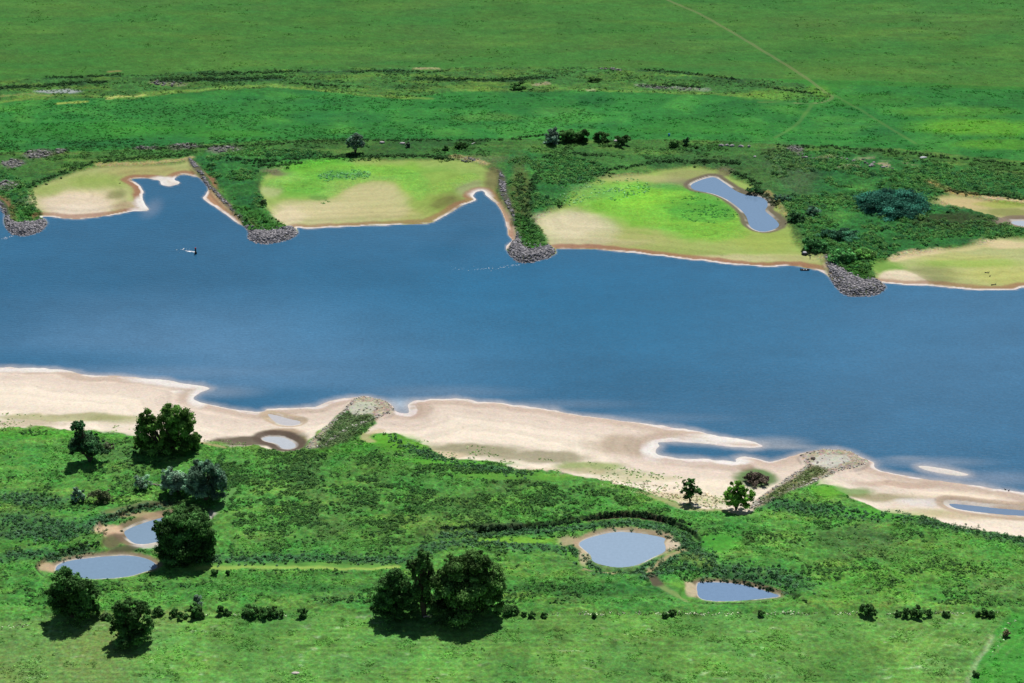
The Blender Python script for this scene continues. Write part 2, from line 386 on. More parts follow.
# narrow sand along groynes
beach([(198, 176), (206, 180), (214, 192), (226, 203), (240, 215), (249, 226), (240, 232), (212, 212), (196, 197), (202, 188)], (214, 186, 138))
beach([(497, 200), (505, 208), (511, 222), (518, 232), (517, 243), (505, 247), (500, 232), (497, 215)], (226, 206, 172))
beach([(825, 262), (834, 268), (836, 284), (828, 278)], (228, 208, 174))
for cx, cy, rx, ry, c, a, f in [
    (80, 200, 42, 14, (222, 205, 172), 0.9, .7), (76, 210, 26, 7, (238, 226, 202), 0.9, .7), (116, 194, 10, 5, (120, 125, 72), 0.7, .7), (130, 205, 16, 5, (178, 158, 128), 0.8, .6), (95, 182, 30, 8, (140, 168, 74), 0.7, .8), (50, 190, 14, 6, (140, 166, 74), 0.6, .7), (150, 171, 40, 5, (170, 160, 104), 0.7, .6),
    (288, 172, 24, 4.5, (120, 112, 92), 0.95, .35), (330, 170, 50, 9, (104, 190, 32), 0.9, .5), (300, 188, 28, 9, (106, 178, 38), 0.8, .6), (272, 190, 10, 6, (178, 188, 130), 0.8, .6), (385, 170, 50, 6, (128, 184, 48), 0.8, .6),
    (370, 195, 36, 13, (196, 190, 134), 0.8, .7), (320, 212, 46, 11, (208, 198, 150), 0.85, .7), (290, 216, 20, 9, (232, 216, 184), 0.85, .6), (385, 212, 45, 7, (190, 182, 124), 0.8, .6), (345, 174, 22, 4, (60, 138, 66), 0.9, .5), (410, 178, 12, 14, (136, 190, 50), 0.7, .7),
    (440, 180, 34, 14, (132, 172, 68), 0.8, .7), (450, 202, 18, 8, (116, 112, 66), 0.7, .7), (470, 188, 14, 8, (156, 160, 122), 0.7, .6), (492, 180, 7, 14, (112, 96, 74), 0.7, .6), (430, 205, 20, 10, (142, 168, 72), 0.6, .6), (320, 197, 9, 2, (96, 150, 60), 0.7, .5),
    (572, 226, 34, 15, (220, 208, 172), 0.92, .6), (640, 238, 50, 10, (172, 176, 108), 0.8, .7), (590, 242, 60, 4, (196, 186, 140), 0.8, .6), (690, 248, 90, 7, (166, 178, 104), 0.6, .8), (720, 258, 90, 4, (212, 202, 156), 0.75, .6), (800, 260, 26, 7, (182, 184, 118), 0.6, .7),
    (650, 202, 62, 22, (120, 190, 34), 0.95, .35), (700, 222, 44, 18, (108, 184, 36), 0.9, .45), (640, 200, 34, 9, (140, 214, 8), 0.85, .7), (700, 208, 38, 11, (58, 158, 34), 0.85, .55), (595, 192, 24, 7, (104, 170, 90), 0.7, .6), (760, 240, 30, 12, (162, 180, 84), 0.6, .8),
    (690, 175, 26, 6, (150, 150, 100), 0.7, .6), (673, 183, 22, 5, (132, 128, 106), 0.7, .6), (640, 178, 34, 4, (180, 178, 120), 0.7, .6), (725, 172, 8, 4, (116, 102, 84), 0.7, .6),
    (885, 267, 22, 7, (112, 168, 56), 0.85, .6), (903, 277, 24, 8, (226, 214, 178), 0.92, .3), (935, 272, 24, 9, (142, 148, 96), 0.75, .6), (1000, 275, 40, 12, (188, 190, 106), 0.7, .7), (970, 262, 50, 5, (150, 184, 74), 0.7, .7), (960, 256, 50, 3, (190, 190, 118), 0.6, .6), (1005, 244, 26, 4, (222, 204, 160), 0.85, .5),
    (965, 203, 30, 5, (204, 184, 134), 0.85, .6), (1010, 212, 24, 4, (128, 138, 72), 0.7, .6), (1005, 204, 25, 3, (150, 176, 60), 0.6, .6)]:
    m = mell(cx, cy, rx, ry, f); paint(m, c, a)
for pts, f, c, a in [
    ([(262, 182), (275, 177), (300, 172), (325, 166.5), (360, 163.5), (400, 167), (425, 176), (430, 192), (418, 200), (408, 190), (395, 181), (375, 181), (357, 184), (340, 192), (328, 197), (312, 194), (290, 191), (272, 187)], 3.0, (112, 182, 50), .6),
    ([(272, 212), (283, 201), (312, 200), (335, 198), (352, 187), (372, 182), (392, 184), (404, 194), (408, 208), (395, 218), (350, 223), (300, 226), (282, 222)], 4.0, (204, 194, 152), .45),
    ([(566, 196), (585, 188), (610, 183), (650, 181), (690, 187), (715, 195), (735, 206), (745, 220), (748, 232), (738, 238), (712, 240), (680, 233), (650, 226), (620, 216), (590, 208), (565, 205)], 3.5, (120, 186, 50), .5),
    ([(541, 226), (548, 214), (562, 209), (590, 212), (612, 220), (618, 234), (596, 245), (560, 247), (541, 240)], 4.5, (212, 204, 170), .45),
    ([(42, 205), (50, 197), (75, 193), (98, 196), (112, 205), (108, 213), (80, 217), (55, 215)], 4.0, (222, 206, 184), .6),
    ([(878, 280), (884, 272), (900, 269.5), (915, 273), (928, 281), (925, 284.5), (895, 283.5)], 0.9, (228, 214, 186), .8),
    ([(655, 184), (680, 186), (708, 193), (728, 206), (735, 216), (722, 222), (690, 220), (668, 212), (680, 204), (700, 200), (690, 192), (670, 190)], 2.0, (66, 156, 48), .5),
    ([(430, 186), (452, 178), (470, 172), (480, 176), (460, 186), (436, 194)], 1.6, (138, 186, 70), .5),
    ([(428, 204), (440, 198), (452, 196), (455, 202), (440, 207)], 1.5, (112, 110, 66), .5)]:
    m = mpoly(pts, f); paint(m, c, a)
    if c[1] > 150 and c[0] < 150: rough[:] = np.maximum(rough, m * .10)
for pts, w, c in [([(893, 259), (910, 255), (940, 251)], 3.0, (222, 204, 160)), ([(940, 251), (965, 249), (985, 246)], 2.0, (205, 195, 140)), ([(985, 197), (1024, 203), (1060, 208)], 2, (214, 190, 148))]:
    paint(mline(pts, w, 2), c, 0.85)

# ---- near bank: beach, rough meadow, lower field
EDGE = [(-1500, 425), (-200, 430), (0, 431), (30, 428), (60, 430), (100, 432), (135, 436), (165, 440), (205, 441), (240, 447), (290, 451), (303, 449), (315, 436), (330, 424), (345, 415), (362, 418), (374, 424), (368, 434), (385, 431), (410, 438), (430, 452), (450, 458), (480, 461), (520, 467), (560, 473), (600, 481), (640, 491), (668, 501), (700, 510), (745, 514), (760, 503), (790, 482), (815, 466), (836, 470), (822, 482), (815, 488), (836, 488), (852, 500), (880, 509), (915, 516), (950, 525), (1000, 534), (1024, 540), (1300, 580), (2500, 760)]
BOT = [(2500, 950), (1300, 740), (1024, 650), (985, 630), (880, 622), (700, 622), (520, 622), (440, 622), (390, 622), (330, 622), (200, 622), (130, 622), (40, 630), (0, 635), (-1500, 700)]
NEARBEACH = [(-1500, 330), (2500, 460), (2500, 900), (-1500, 900)]
allnear = smooth(0.0, 1.0, (P(512, 330)[1] - Y))
setr(allnear, 0.0)
paint(allnear, (236, 221, 204))
yr = Y
mPink = smooth(26, 10, sd_r) * allnear
paint(mPink, (224, 207, 191), 0.8)
paint(allnear * smooth(12, 30, sd_r), (245, 232, 211), 0.7)
paint(allnear * smooth(0.15, 0.6, nst2) * smooth(2, 10, sd_r), (220, 204, 190), 0.5)
seth(allnear, 1.0)
for cx, cy, rx, ry, c, a, f in [
    (60, 417, 70, 4, (170, 170, 118), 0.8, .5), (130, 419, 40, 4, (165, 168, 116), 0.7, .6), (20, 424, 40, 4, (190, 176, 146), 0.7, .6),
    (475, 449, 50, 6, (150, 146, 112), 0.85, .5), (540, 456, 50, 6, (158, 152, 122), 0.85, .5), (590, 466, 36, 5, (142, 166, 84), 0.8, .5), (620, 472, 30, 3, (160, 172, 110), 0.6, .6), (440, 455, 25, 4, (216, 198, 165), 0.9, .5), (570, 470, 50, 3, (206, 188, 158), 0.6, .6),
    (625, 445, 34, 11, (186, 168, 146), 0.8, .5), (700, 433, 50, 4, (200, 182, 160), 0.6, .6), (655, 450, 12, 10, (238, 232, 226), 0.85, .4), (700, 459, 40, 3, (240, 234, 228), 0.8, .5), (734, 461, 10, 3, (244, 238, 232), 0.8, .5),
    (745, 466, 8, 4, (150, 130, 112), 0.8, .5), (757, 477, 20, 10, (76, 122, 50), 0.9, .4),
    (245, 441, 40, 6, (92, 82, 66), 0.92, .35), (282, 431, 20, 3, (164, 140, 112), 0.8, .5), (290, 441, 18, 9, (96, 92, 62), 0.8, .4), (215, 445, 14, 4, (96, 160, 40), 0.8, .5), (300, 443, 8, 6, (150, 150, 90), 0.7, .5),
    (420, 408, 14, 8, (196, 176, 158), 0.8, .5), (403, 409, 7, 5, (236, 232, 232), 0.8, .4), (200, 386, 25, 5, (206, 194, 180), 0.6, .5), (182, 391, 10, 2, (236, 230, 222), 0.8, .5),
    (850, 492, 22, 5, (98, 146, 56), 0.8, .5), (890, 497, 40, 4, (146, 140, 96), 0.75, .6), (940, 500, 24, 5, (150, 128, 104), 0.75, .5), (965, 515, 50, 5, (206, 190, 156), 0.8, .6), (925, 501, 24, 4, (232, 226, 220), 0.8, .6), (920, 512, 40, 4, (196, 188, 140), 0.6, .6), (960, 494, 60, 4, (240, 224, 200), 0.8, .5), (900, 483, 40, 4, (190, 165, 145), 0.7, .5),
    (660, 497, 40, 6, (208, 192, 150), 0.6, .6), (700, 500, 40, 6, (200, 196, 140), 0.5, .7), (640, 478, 40, 4, (190, 188, 130), 0.5, .6), (700, 485, 40, 7, (246, 232, 208), 0.8, .6)]:
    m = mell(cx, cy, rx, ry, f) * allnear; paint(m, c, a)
vegw = EDGE + BOT
mVeg = mpoly(vegw, 1.0, n=2, warp=2.4, margin=12) * allnear
mVegSoft = mpoly(vegw, 6, n=1, margin=20) * allnear
mRoughN = smooth(-0.25, 0.35, nM + 0.5 * nst)
paint(mVeg, (88, 150, 58)); setr(mVeg, 0.30)
paint(mVeg * smooth(-0.05, 0.45, nS + 0.5 * nM), (68, 138, 50), 0.85)
paint(mVeg * smooth(0.1, 0.6, nst), (116, 170, 68), 0.6)
paint(mVeg * smooth(0.2, 0.6, -nM), (86, 124, 66), 0.5)
seth(mVegSoft, 2.2)
mLow = mpoly([(-1500, 660), (0, 625), (40, 618), (130, 611), (200, 613), (330, 613), (520, 615), (700, 614.5), (880, 614), (1010, 614), (985, 650), (965, 690), (960, 1200), (-1500, 1500)], 1.5, n=1)
mLowR = mpoly([(1010, 614), (1024, 612), (1300, 700), (2500, 900), (2500, 1500), (960, 1200), (965, 690), (985, 650)], 1.5, n=1)
paint(mLow, (98, 152, 64)); setr(mLow, 0.16)
paint(mLow * smooth(0, .6, nM), (108, 166, 62), 0.6); paint(mLow * smooth(0, .6, -nM + .3 * nS), (76, 144, 58), 0.5)
paint(mLow * smooth(.3, .7, nL), (122, 146, 80), .7)
paint(mLowR, (70, 156, 50)); setr(mLowR, 0.12)
seth(np.maximum(mLow, mLowR), 1.7)
mow = np.sin(Y * 2.1 + 1.5 * nM + 0.004 * X) * smooth(-.2, .4, nst2 + .3 * nL)
col *= (1 + (mLow * 0.10 * mow))[:, None]
# flecks of pale flowers and mown rows
fleck = mLow * smooth(0.42, 0.8, fbm(X * 0.5, Y, 1.8, 2, 31)) * smooth(-0.2, 0.5, nM)
paint(fleck, (176, 204, 150), 0.7)
rowsn = np.sin((X * 0.80 - Y * 0.6) * 1.9 + 1.2 * nS)
mR = mell(945, 645, 75, 30, .5)
paint(mR * smooth(0.3, 0.9, rowsn) * smooth(-.3, .4, nS), (136, 176, 100), 0.4)
# reed belts and cut banks (drawn first, the growth follows further down)
BELTS = [([(440, 538), (480, 534), (520, 531), (560, 529), (600, 524.5), (640, 523.5), (665, 529)], 1.6), ([(672, 530), (688, 545), (700, 557), (708, 568), (740, 574), (780, 579), (805, 590)], 3.2),
         ([(420, 552), (450, 547), (480, 545), (520, 549), (560, 548), (580, 555), (592, 568), (605, 575)], 2.0), ([(0, 523), (40, 527), (80, 533), (95, 530)], 4.5), ([(95, 525), (130, 512), (165, 504)], 1.5),
         ([(0, 560), (30, 556), (60, 556), (90, 550)], 2.0), ([(0, 537), (30, 539), (60, 538)], 2.5), ([(200, 563), (260, 562), (320, 560), (380, 562), (410, 563)], 1.8), ([(60, 505), (20, 500), (0, 498)], 3),
         ([(618, 575), (640, 571), (655, 560)], 1.3), ([(655, 570), (668, 562), (680, 556)], 1.3), ([(640, 580), (660, 575), (690, 570)], 1.2), ([(390, 440), (420, 454), (450, 463), (480, 469), (530, 478)], 2.0), ([(770, 505), (800, 510), (840, 515), (880, 520)], 3.0), ([(890, 516), (930, 524), (980, 534), (1024, 545)], 2.2)]
for pts, w in BELTS:
    paint(mline(pts, w * 1.5, w) * mVeg, (62, 118, 66), .75)
CUTS = [[(476, 532), (500, 529.5), (530, 526), (560, 521.5), (590, 517.5), (615, 515.3), (640, 516), (665, 521), (690, 531), (700, 548), (672, 566), (640, 575), (600, 574), (570, 562), (540, 547), (480, 544)],
        [(688, 581), (705, 579), (725, 578.5), (750, 580.5), (775, 588), (800, 598), (770, 602), (700, 603), (680, 596)],
        [(38, 566), (50, 558), (70, 552), (96, 548), (104, 540), (98, 531), (104, 522), (122, 514), (145, 508), (170, 503), (200, 508), (212, 520), (190, 548), (160, 578), (80, 584), (44, 576)]]
CH = [0.75, 0.7, 0.8]
for g, ch in zip(CUTS, CH):
    w = wpoly(g, 1.2, True, 3)
    s_ = sdf(w, X + .5 * (wx - X), Y + .35 * (wy - Y), 12)
    seth(smooth(-0.5, 0.5, s_), ch)
    m = smooth(-0.9, -0.2, s_) * smooth(0.9, 0.2, s_); paint(m, (58, 62, 46), .75)
# special patches in the rough meadow
for cx, cy, rx, ry, c, a, f in [
    (400, 442, 34, 10, (96, 178, 28), 0.9, .5), (350, 450, 40, 5, (70, 146, 40), 0.6, .6), (470, 463, 60, 3, (92, 176, 30), 0.8, .6), (520, 478, 70, 4, (96, 170, 40), 0.6, .6), (60, 436, 90, 5, (76, 160, 34), 0.7, .6), (830, 490, 20, 8, (100, 176, 28), 0.9, .6), (880, 515, 50, 6, (72, 168, 30), 0.7, .6),
    (520, 540, 44, 3.6, (112, 176, 42), 0.95, .4), (930, 575, 80, 9, (98, 158, 56), 0.6, .7), (860, 585, 60, 9, (90, 158, 50), 0.6, .7), (720, 545, 20, 10, (66, 168, 34), 0.7, .6),
    (680, 590, 16, 9, (112, 168, 52), 0.9, .5), (705, 565, 14, 5, (110, 150, 60), 0.8, .5), (690, 560, 16, 5, (112, 132, 70), 0.6, .5), (30, 545, 40, 5, (64, 140, 46), 0.6, .6), (95, 542, 22, 6, (96, 150, 56), 0.8, .5), (130, 585, 60, 8, (88, 148, 56), 0.6, .6), (200, 533, 16, 14, (92, 142, 60), 0.6, .6), (850, 540, 40, 10, (70, 112, 56), 0.6, .6), (590, 592, 130, 6, (50, 112, 46), 0.75, .6), (300, 590, 170, 5, (56, 122, 48), 0.6, .6), (880, 598, 130, 5, (84, 152, 54), .6, .6),
    (300, 580, 150, 5, (76, 138, 52), 0.6, .6), (30, 600, 30, 8, (70, 140, 52), 0.6, .7), (1000, 590, 30, 12, (110, 120, 70), 0.35, .8)]:
    m = mell(cx, cy, rx, ry, f) * np.maximum(mVegSoft, mLow); paint(m, c, a)
    if c[1] > 160: rough[:] = rough * (1 - .75 * m)
for pts, w, c, a in [([(200, 572), (250, 570.5), (300, 569.5), (350, 570), (400, 571)], 1.1, (172, 198, 96), 0.9), ([(190, 572), (300, 567), (385, 568)], 2.0, (116, 170, 62), 0.35),
        ([(650, 532), (645, 548), (632, 560), (665, 548)], 0.1, (160, 150, 110), 0.0),
        ([(648, 572), (660, 560), (675, 553), (684, 550)], 1.3, (178, 160, 124), 0.85),
        ([(650, 580), (668, 593), (684, 601)], 1.3, (140, 160, 96), 0.8), ([(651, 578), (658, 586)], 2.2, (92, 80, 70), 0.9),
        ([(590, 519), (615, 516.5), (640, 517), (662, 521)], 1.6, (92, 78, 66), 0.9), ([(484, 529), (520, 527)], 1.5, (60, 66, 50), 0.7),
        ([(103, 517), (120, 511), (145, 506), (165, 505)], 1.6, (120, 110, 84), 0.6),
        ([(560, 545), (582, 562), (600, 571), (620, 574)], 1.5, (98, 170, 44), 0.7),
        ([(190, 535), (215, 515), (235, 490)], 1.4, (110, 150, 84), 0.5),
        ([(380, 430), (366, 437), (372, 443)], 1.8, (196, 180, 140), 0.7),
        ([(640, 495), (665, 503), (690, 510), (720, 512), (745, 514)], 1.8, (196, 182, 140), 0.55),
        ([(175, 441), (205, 444), (225, 449)], 1.3, (176, 160, 120), 0.8)]:
    m = mline(pts, w, 1.0); paint(m, c, a); rough[:] *= (1 - m * (a > .3))

# ---- groynes: low stone dams
GROYNE = [
 ("far", [(-6, 197), (3, 202), (9, 212), (11, 221), (20, 224), (32, 222), (41, 217), (47, 222), (41, 231), (30, 235), (19, 235.8), (9, 232), (4, 224), (4, 214), (-6, 207)]),
 ("far", [(188, 158), (198, 166), (207, 178), (215, 190), (228, 203), (243, 216), (252, 226), (262, 230), (276, 229), (292, 227), (298, 232), (289, 239), (276, 242.2), (264, 243.8), (254, 242), (248, 237), (247, 230), (238, 219), (222, 204), (208, 188), (200, 177), (190, 166)]),
 ("far", [(500, 172), (506, 180), (508, 196), (514, 210), (518, 226), (522, 238), (533, 246), (546, 245), (556, 250), (548, 258), (533, 262), (521, 263), (513, 258.5), (507, 251), (512, 243), (516, 236), (511, 218), (505, 206), (499, 194), (498, 180)]),
 ("far", [(824, 256), (833, 258), (840, 268), (852, 274), (868, 278), (881, 281.5), (886, 286), (879, 293), (868, 296), (849, 296), (839, 291), (832, 281), (826, 268)]),
 ("near", [(343, 412), (352, 401), (364, 396.5), (378, 398.2), (388, 402), (394, 408), (392, 413), (380, 418), (368, 424), (345, 434), (330, 446), (312, 450), (306, 448), (322, 432)]),
 ("near", [(800, 455.5), (817, 450.8), (833, 449.6), (851, 452), (860, 457), (868, 462), (858, 468), (842, 471), (828, 478), (806, 488), (784, 497), (762, 508), (748, 512), (756, 502), (775, 488), (794, 474), (806, 466)]),
]
GS = []
for kind, pts in GROYNE:
    w = wpoly(pts, 0.8)
    GS.append(w)
    s = sdf(w, X, Y, 12)
    m = smooth(-1.2, 1.2, s)
    paint(m, (92, 92, 80) if kind == "far" else (176, 166, 146), .9); setr(m, 0.2)
    top_h = 2.0 if kind == "far" else 1.7
    seth(smooth(-2.5, 3.5, s), top_h)
GREENHEAD = [[(10, 203), (34, 206), (42, 214), (42, 219), (37, 222.5), (15, 222.5), (11, 212)], [(232, 206), (262, 212), (280, 221), (289, 228), (276, 231.8), (257, 232.4), (245, 225)],
             [(514, 214), (534, 222), (548, 238), (546, 247), (530, 250), (520, 241)], [(840, 260), (866, 263), (876, 274), (870, 281), (856, 278), (845, 271)]]
for g in GREENHEAD:
    m = mpoly(g, 1.5); paint(m, (56, 122, 40), .9); setr(m, .5)
# vegetated backs of the near groynes and their pale gravel heads
m = mpoly([(318, 444), (332, 427), (346, 413), (360, 414), (374, 417), (366, 428), (350, 440), (330, 449)], 1.5); paint(m, (104, 132, 84)); setr(m, .35)
m = mpoly([(350, 409), (354, 404), (364, 401.5), (374, 403), (378, 407), (374, 413), (362, 416.5), (352, 415)], 0.8); paint(m, (196, 198, 178)); setr(m, .05)
m = mpoly([(762, 500), (790, 482), (812, 467), (826, 470), (818, 478), (796, 489), (776, 500)], 1.5); paint(m, (122, 134, 88)); setr(m, .3)
m = mpoly([(812, 464), (822, 457), (834, 454.5), (846, 456.5), (850, 461), (840, 466), (830, 469), (822, 467)], 0.8); paint(m, (206, 204, 190)); setr(m, .05)

# ---- water edges: bare rims
gmask = np.zeros(N, np.float32)
for w in GS:
    gmask = np.maximum(gmask, smooth(-2, 0.5, sdf(w, X, Y, 6)))
bs = (1 - gmask)
farside = (Y > P(512, 320)[1]).astype(np.float32)
sj = sd_r + 0.7 * nS
redamt = 0.72 + 0.28 * smooth(-0.4, 0.3, nL)
paint(bs * farside * smooth(7.0, 4.0, sj + nM) * (sd_r > 0) * redamt, (160, 108, 90), 0.85)
paint(bs * farside * smooth(1.7, 1.0, sj + 0.5 * nM) * (sd_r > -3) * smooth(-.55, .05, nM + .5 * nS), (240, 230, 222), 0.95)
sj2 = sd_r + 1.0 * nS
nearr = (1 - farside)
paint(bs * nearr * smooth(9, 4, sj2 + 3 * nM), (196, 175, 158), 0.7)
paint(bs * nearr * smooth(1.8, .8, sj2 + 2.6 * nM) * smooth(-.45, .1, nst + .6 * nS), (238, 230, 224), 0.85)
for cx, cy, rx, ry in [(141, 203, 11, 9), (165, 182, 16, 5), (480, 195, 12, 6), (187, 382, 50, 6), (30, 370, 60, 3), (200, 398, 12, 10), (735, 438, 50, 6), (655, 450, 12, 8), (735, 461, 16, 3)]:
    m = mell(cx, cy, rx, ry, .5, z=0.2) * smooth(8, 3, sd_r + 2 * nS) * bs
    paint(m, (240, 236, 230), .85)
# sand bar in the river
paint(smooth(-3, 0.5, sd_bar), (226, 220, 212), 0.9)
# ponds
rimc = {0: (116, 104, 90), 1: (132, 116, 100), 2: (196, 176, 150), 3: (98, 84, 74), 4: (188, 168, 146), 5: (138, 120, 98), 6: (150, 132, 110), 7: (176, 156, 128), 8: (140, 122, 100)}
rimw = {0: 3.6, 1: 6, 2: 2.5, 3: 4, 4: 5, 5: 3.6, 6: 2.0, 7: 2.2, 8: 1.6}
whw = {0: 1.3, 1: 2.0, 2: 1.2, 3: 0.8, 4: 2.2, 5: 1.1, 6: 0.5, 7: 0.6, 8: 0.4}
for i, p in enumerate(PONDS):
    sel = (pidx == i)
    d = np.where(sel, sd_p, 99) + 0.5 * nS
    d = d + 1.1 * nM
    m = smooth(rimw[i] + 1.6, rimw[i] - 0.6, d)
    if i in (6, 7, 8):
        pc = p['w'].mean(0)
        m = m * (0.15 + 0.85 * smooth(pc[1] - 9, pc[1] + 4, Y + 0.10 * np.abs(X - pc[0])))
    paint(m, rimc[i], 0.92); rough[:] *= (1 - m)
    paint(smooth(whw[i] + .4, whw[i] - .3, d) * smooth(-.5, .1, nM + .5 * nS), (222, 216, 208), 0.85)
for cx, cy, rx, ry, c, a, f in [(673, 543, 7, 5, (222, 204, 178), .9, .4), (572, 541, 14, 4, (186, 166, 136), .8, .5), (600, 571, 16, 1.6, (200, 178, 142), .7, .5), (585, 556, 5, 8, (210, 190, 160), .7, .5),
        (690, 587, 6, 8, (200, 184, 154), .9, .4), (106, 531, 14, 6, (220, 190, 158), .9, .45), (145, 515, 30, 3, (186, 160, 128), .75, .5), (112, 540, 10, 6, (112, 96, 80), .8, .5), (48, 565, 9, 5, (196, 170, 140), .9, .5), (165, 552, 12, 2.5, (176, 150, 120), .8, .5), (147, 545, 16, 4, (214, 208, 200), .7, .5), (125, 548, 16, 3, (92, 78, 68), .8, .5),
        (206, 517, 9, 3, (200, 192, 184), .8, .5), (185, 520, 20, 4, (120, 104, 86), .5, .5), (1005, 222, 10, 4, (150, 134, 120), .8, .5)]:
    m = mell(cx, cy, rx, ry, f); paint(m * (sd_p > 0), c, a)
    rough[:] *= (1 - m)
# tracks worn into the turf
TRACKS = [([(640, -14), (668, 0), (700, 14), (730, 31), (760, 49), (790, 67), (812, 82), (826, 93), (832, 97), (826, 101), (812, 103.5), (795, 103)], 1.1, (112, 126, 76), 0.8, 1.0),
          ([(812, 104), (805, 114), (797, 124), (785, 132), (775, 138)], 0.9, (112, 148, 74), 0.45, 0.8),
          ([(834, 95), (850, 104), (866, 113), (890, 128), (905, 137), (915, 143)], 0.9, (110, 142, 70), 0.45, 0.8),
          ([(795, 103), (780, 102.5), (760, 102)], 1.5, (100, 150, 66), 0.5, 0.8)]
TRK = []
for pts, w, c, a, wr in TRACKS:
    l = wpoly(pts, 1.6, False, 5)
    d = pdist(l, X + .3 * (wx - X), Y + .3 * (wy - Y), 8)
    TRK.append(l)
    paint((1 - smooth(w - 0.2, w + 0.9, d)), c, a * 0.45)
    two = smooth(0.1, 0.6, d) * (1 - smooth(w - .4, w + .5, d))
    paint(two, (138, 142, 100) if a > .7 else (120, 152, 76), a * .6)
    rough[:] *= smooth(w, w + 2, d)

# broad tonal life, everywhere: dry and moist ground, with tuft shade imitated in the fine grain
grass = np.clip(col[:, 1] / (col[:, 0] + 1e-4) - 1.2, 0, 1)
sand = (1 - grass)
cont = 1.4 * fbm(sd_r * 1.0 + 2.2 * nS, 0.02 * X + 40, 2.6, 3, 45)
cont2 = fbm(sd_r + 4 * nM, 0.015 * X, 7.0, 2, 46)
peb = smooth(.45, .8, fbm(X, Y, 1.4, 2, 47))
col *= (1 + sand * (0.085 * cont + 0.06 * cont2 - 0.16 * peb) * (sd_r > 0.5))[:, None]
spots = smooth(.42, .75, fbm(X * .6, Y, 3.0, 2, 48)); lights = smooth(.42, .75, fbm(X * .6, Y, 2.2, 2, 49))
col *= (1 + grass * (-0.38 * spots + 0.22 * lights) * np.clip(rough * 6, .45, 1))[:, None]
v = 1 + grass * (0.16 * nL + 0.15 * nM + 0.14 * nS) + (1 - grass) * (0.03 * nM + 0.04 * nS + 0.05 * nXS)
col *= v[:, None]
col *= (1 + grass * np.clip(rough * 2.2 + .25, 0, 1) * (0.30 * nXS + 0.28 * np.clip(fbm(X * .6, Y, 2.6, 2, 44), -1, 1)))[:, None]  # fine colour grain, imitating small shadows between the tufts
hue = grass * (0.10 * fbm(X, Y, 40, 3, 41) + 0.10 * nst)
col[:, 0] *= 1 + 1.6 * hue; col[:, 2] *= 1 - 0.8 * hue
lum = (col * np.array([.25, .65, .10], np.float32)).sum(1)[:, None]
col[:] = col + (lum - col) * (0.07 * grass)[:, None]
np.clip(col, 0.004, 0.72, out=col)

# ---- height
rgh_noise = 0.5 * fbm(X, Y, 3.4, 2, 51) + 0.6 * fbm(X, Y, 1.5, 2, 52)
lump = np.maximum(fbm(X, Y, 5.0, 2, 53), 0) * 1.6
h = hgt + 0.22 * nL + (0.08 + 0.9 * np.clip(rough, 0, .3)) * nM
h = np.minimum(h, 0.05 + 0.055 * np.maximum(sd_r, 0) * (1 - gmask) + gmask * (0.15 + 0.55 * np.maximum(sd_r, 0)) + 2.2 * smooth(8, 30, sd_r))
slope_p = 0.20
h = np.minimum(h, 0.10 + slope_p * np.maximum(sd_p, 0) ** 1.15)
h = h + rough * (rgh_noise * 2.6 + lump * 1.3) * smooth(0.2, 2.5, np.minimum(sd_r, sd_p))
land = np.minimum(sd_r, sd_p)
h = np.where(land < 0, np.maximum(-1.4, 0.05 + land * 0.22), h)
z = np.where(land < 0, h, np.maximum(h, 0.06 * np.minimum(land, 1.0) + 0.02))
# ponds lie at +0.05
Zg = z.reshape(NR, NC)

def mesh_np(name, verts, faces, mat=None, smoothf=False, parent=None, cols=None, link=True):
    me = bpy.data.meshes.new(name)
    verts = np.asarray(verts, np.float32); faces = np.asarray(faces, np.int32)
    k = faces.shape[1]
    me.vertices.add(len(verts)); me.vertices.foreach_set("co", verts.ravel())
    me.loops.add(faces.size); me.loops.foreach_set("vertex_index", faces.ravel())
    me.polygons.add(len(faces))
    me.polygons.foreach_set("loop_start", np.arange(0, faces.size, k, dtype=np.int32))
    me.polygons.foreach_set("loop_total", np.full(len(faces), k, np.int32))
    if smoothf: me.polygons.foreach_set("use_smooth", np.ones(len(faces), bool))
    me.update(calc_edges=True)
    if cols is not None:
        a = me.color_attributes.new("tint", 'FLOAT_COLOR', 'POINT')
        c4 = np.ones((len(verts), 4), np.float32); c4[:, :3] = cols
        a.data.foreach_set("color", c4.ravel())
    o = bpy.data.objects.new(name, me)
    if mat: me.materials.append(mat)
    if link: SC.collection.objects.link(o)
    if parent: o.parent = parent
    return o

# ------------------------------------------------------------------ materials
def newmat(name):
    m = bpy.data.materials.new(name); m.use_nodes = True
    n = m.node_tree; n.nodes.clear()
    out = n.nodes.new("ShaderNodeOutputMaterial"); b = n.nodes.new("ShaderNodeBsdfPrincipled")
    n.links.new(b.outputs[0], out.inputs[0])
    return m, n, b

def nd(n, t, **kw):
    x = n.nodes.new(t)
    for k, v in kw.items():
        if k.startswith("i_"): x.inputs[k[2:].replace("_", " ")].default_value = v
        else: setattr(x, k, v)
    return x

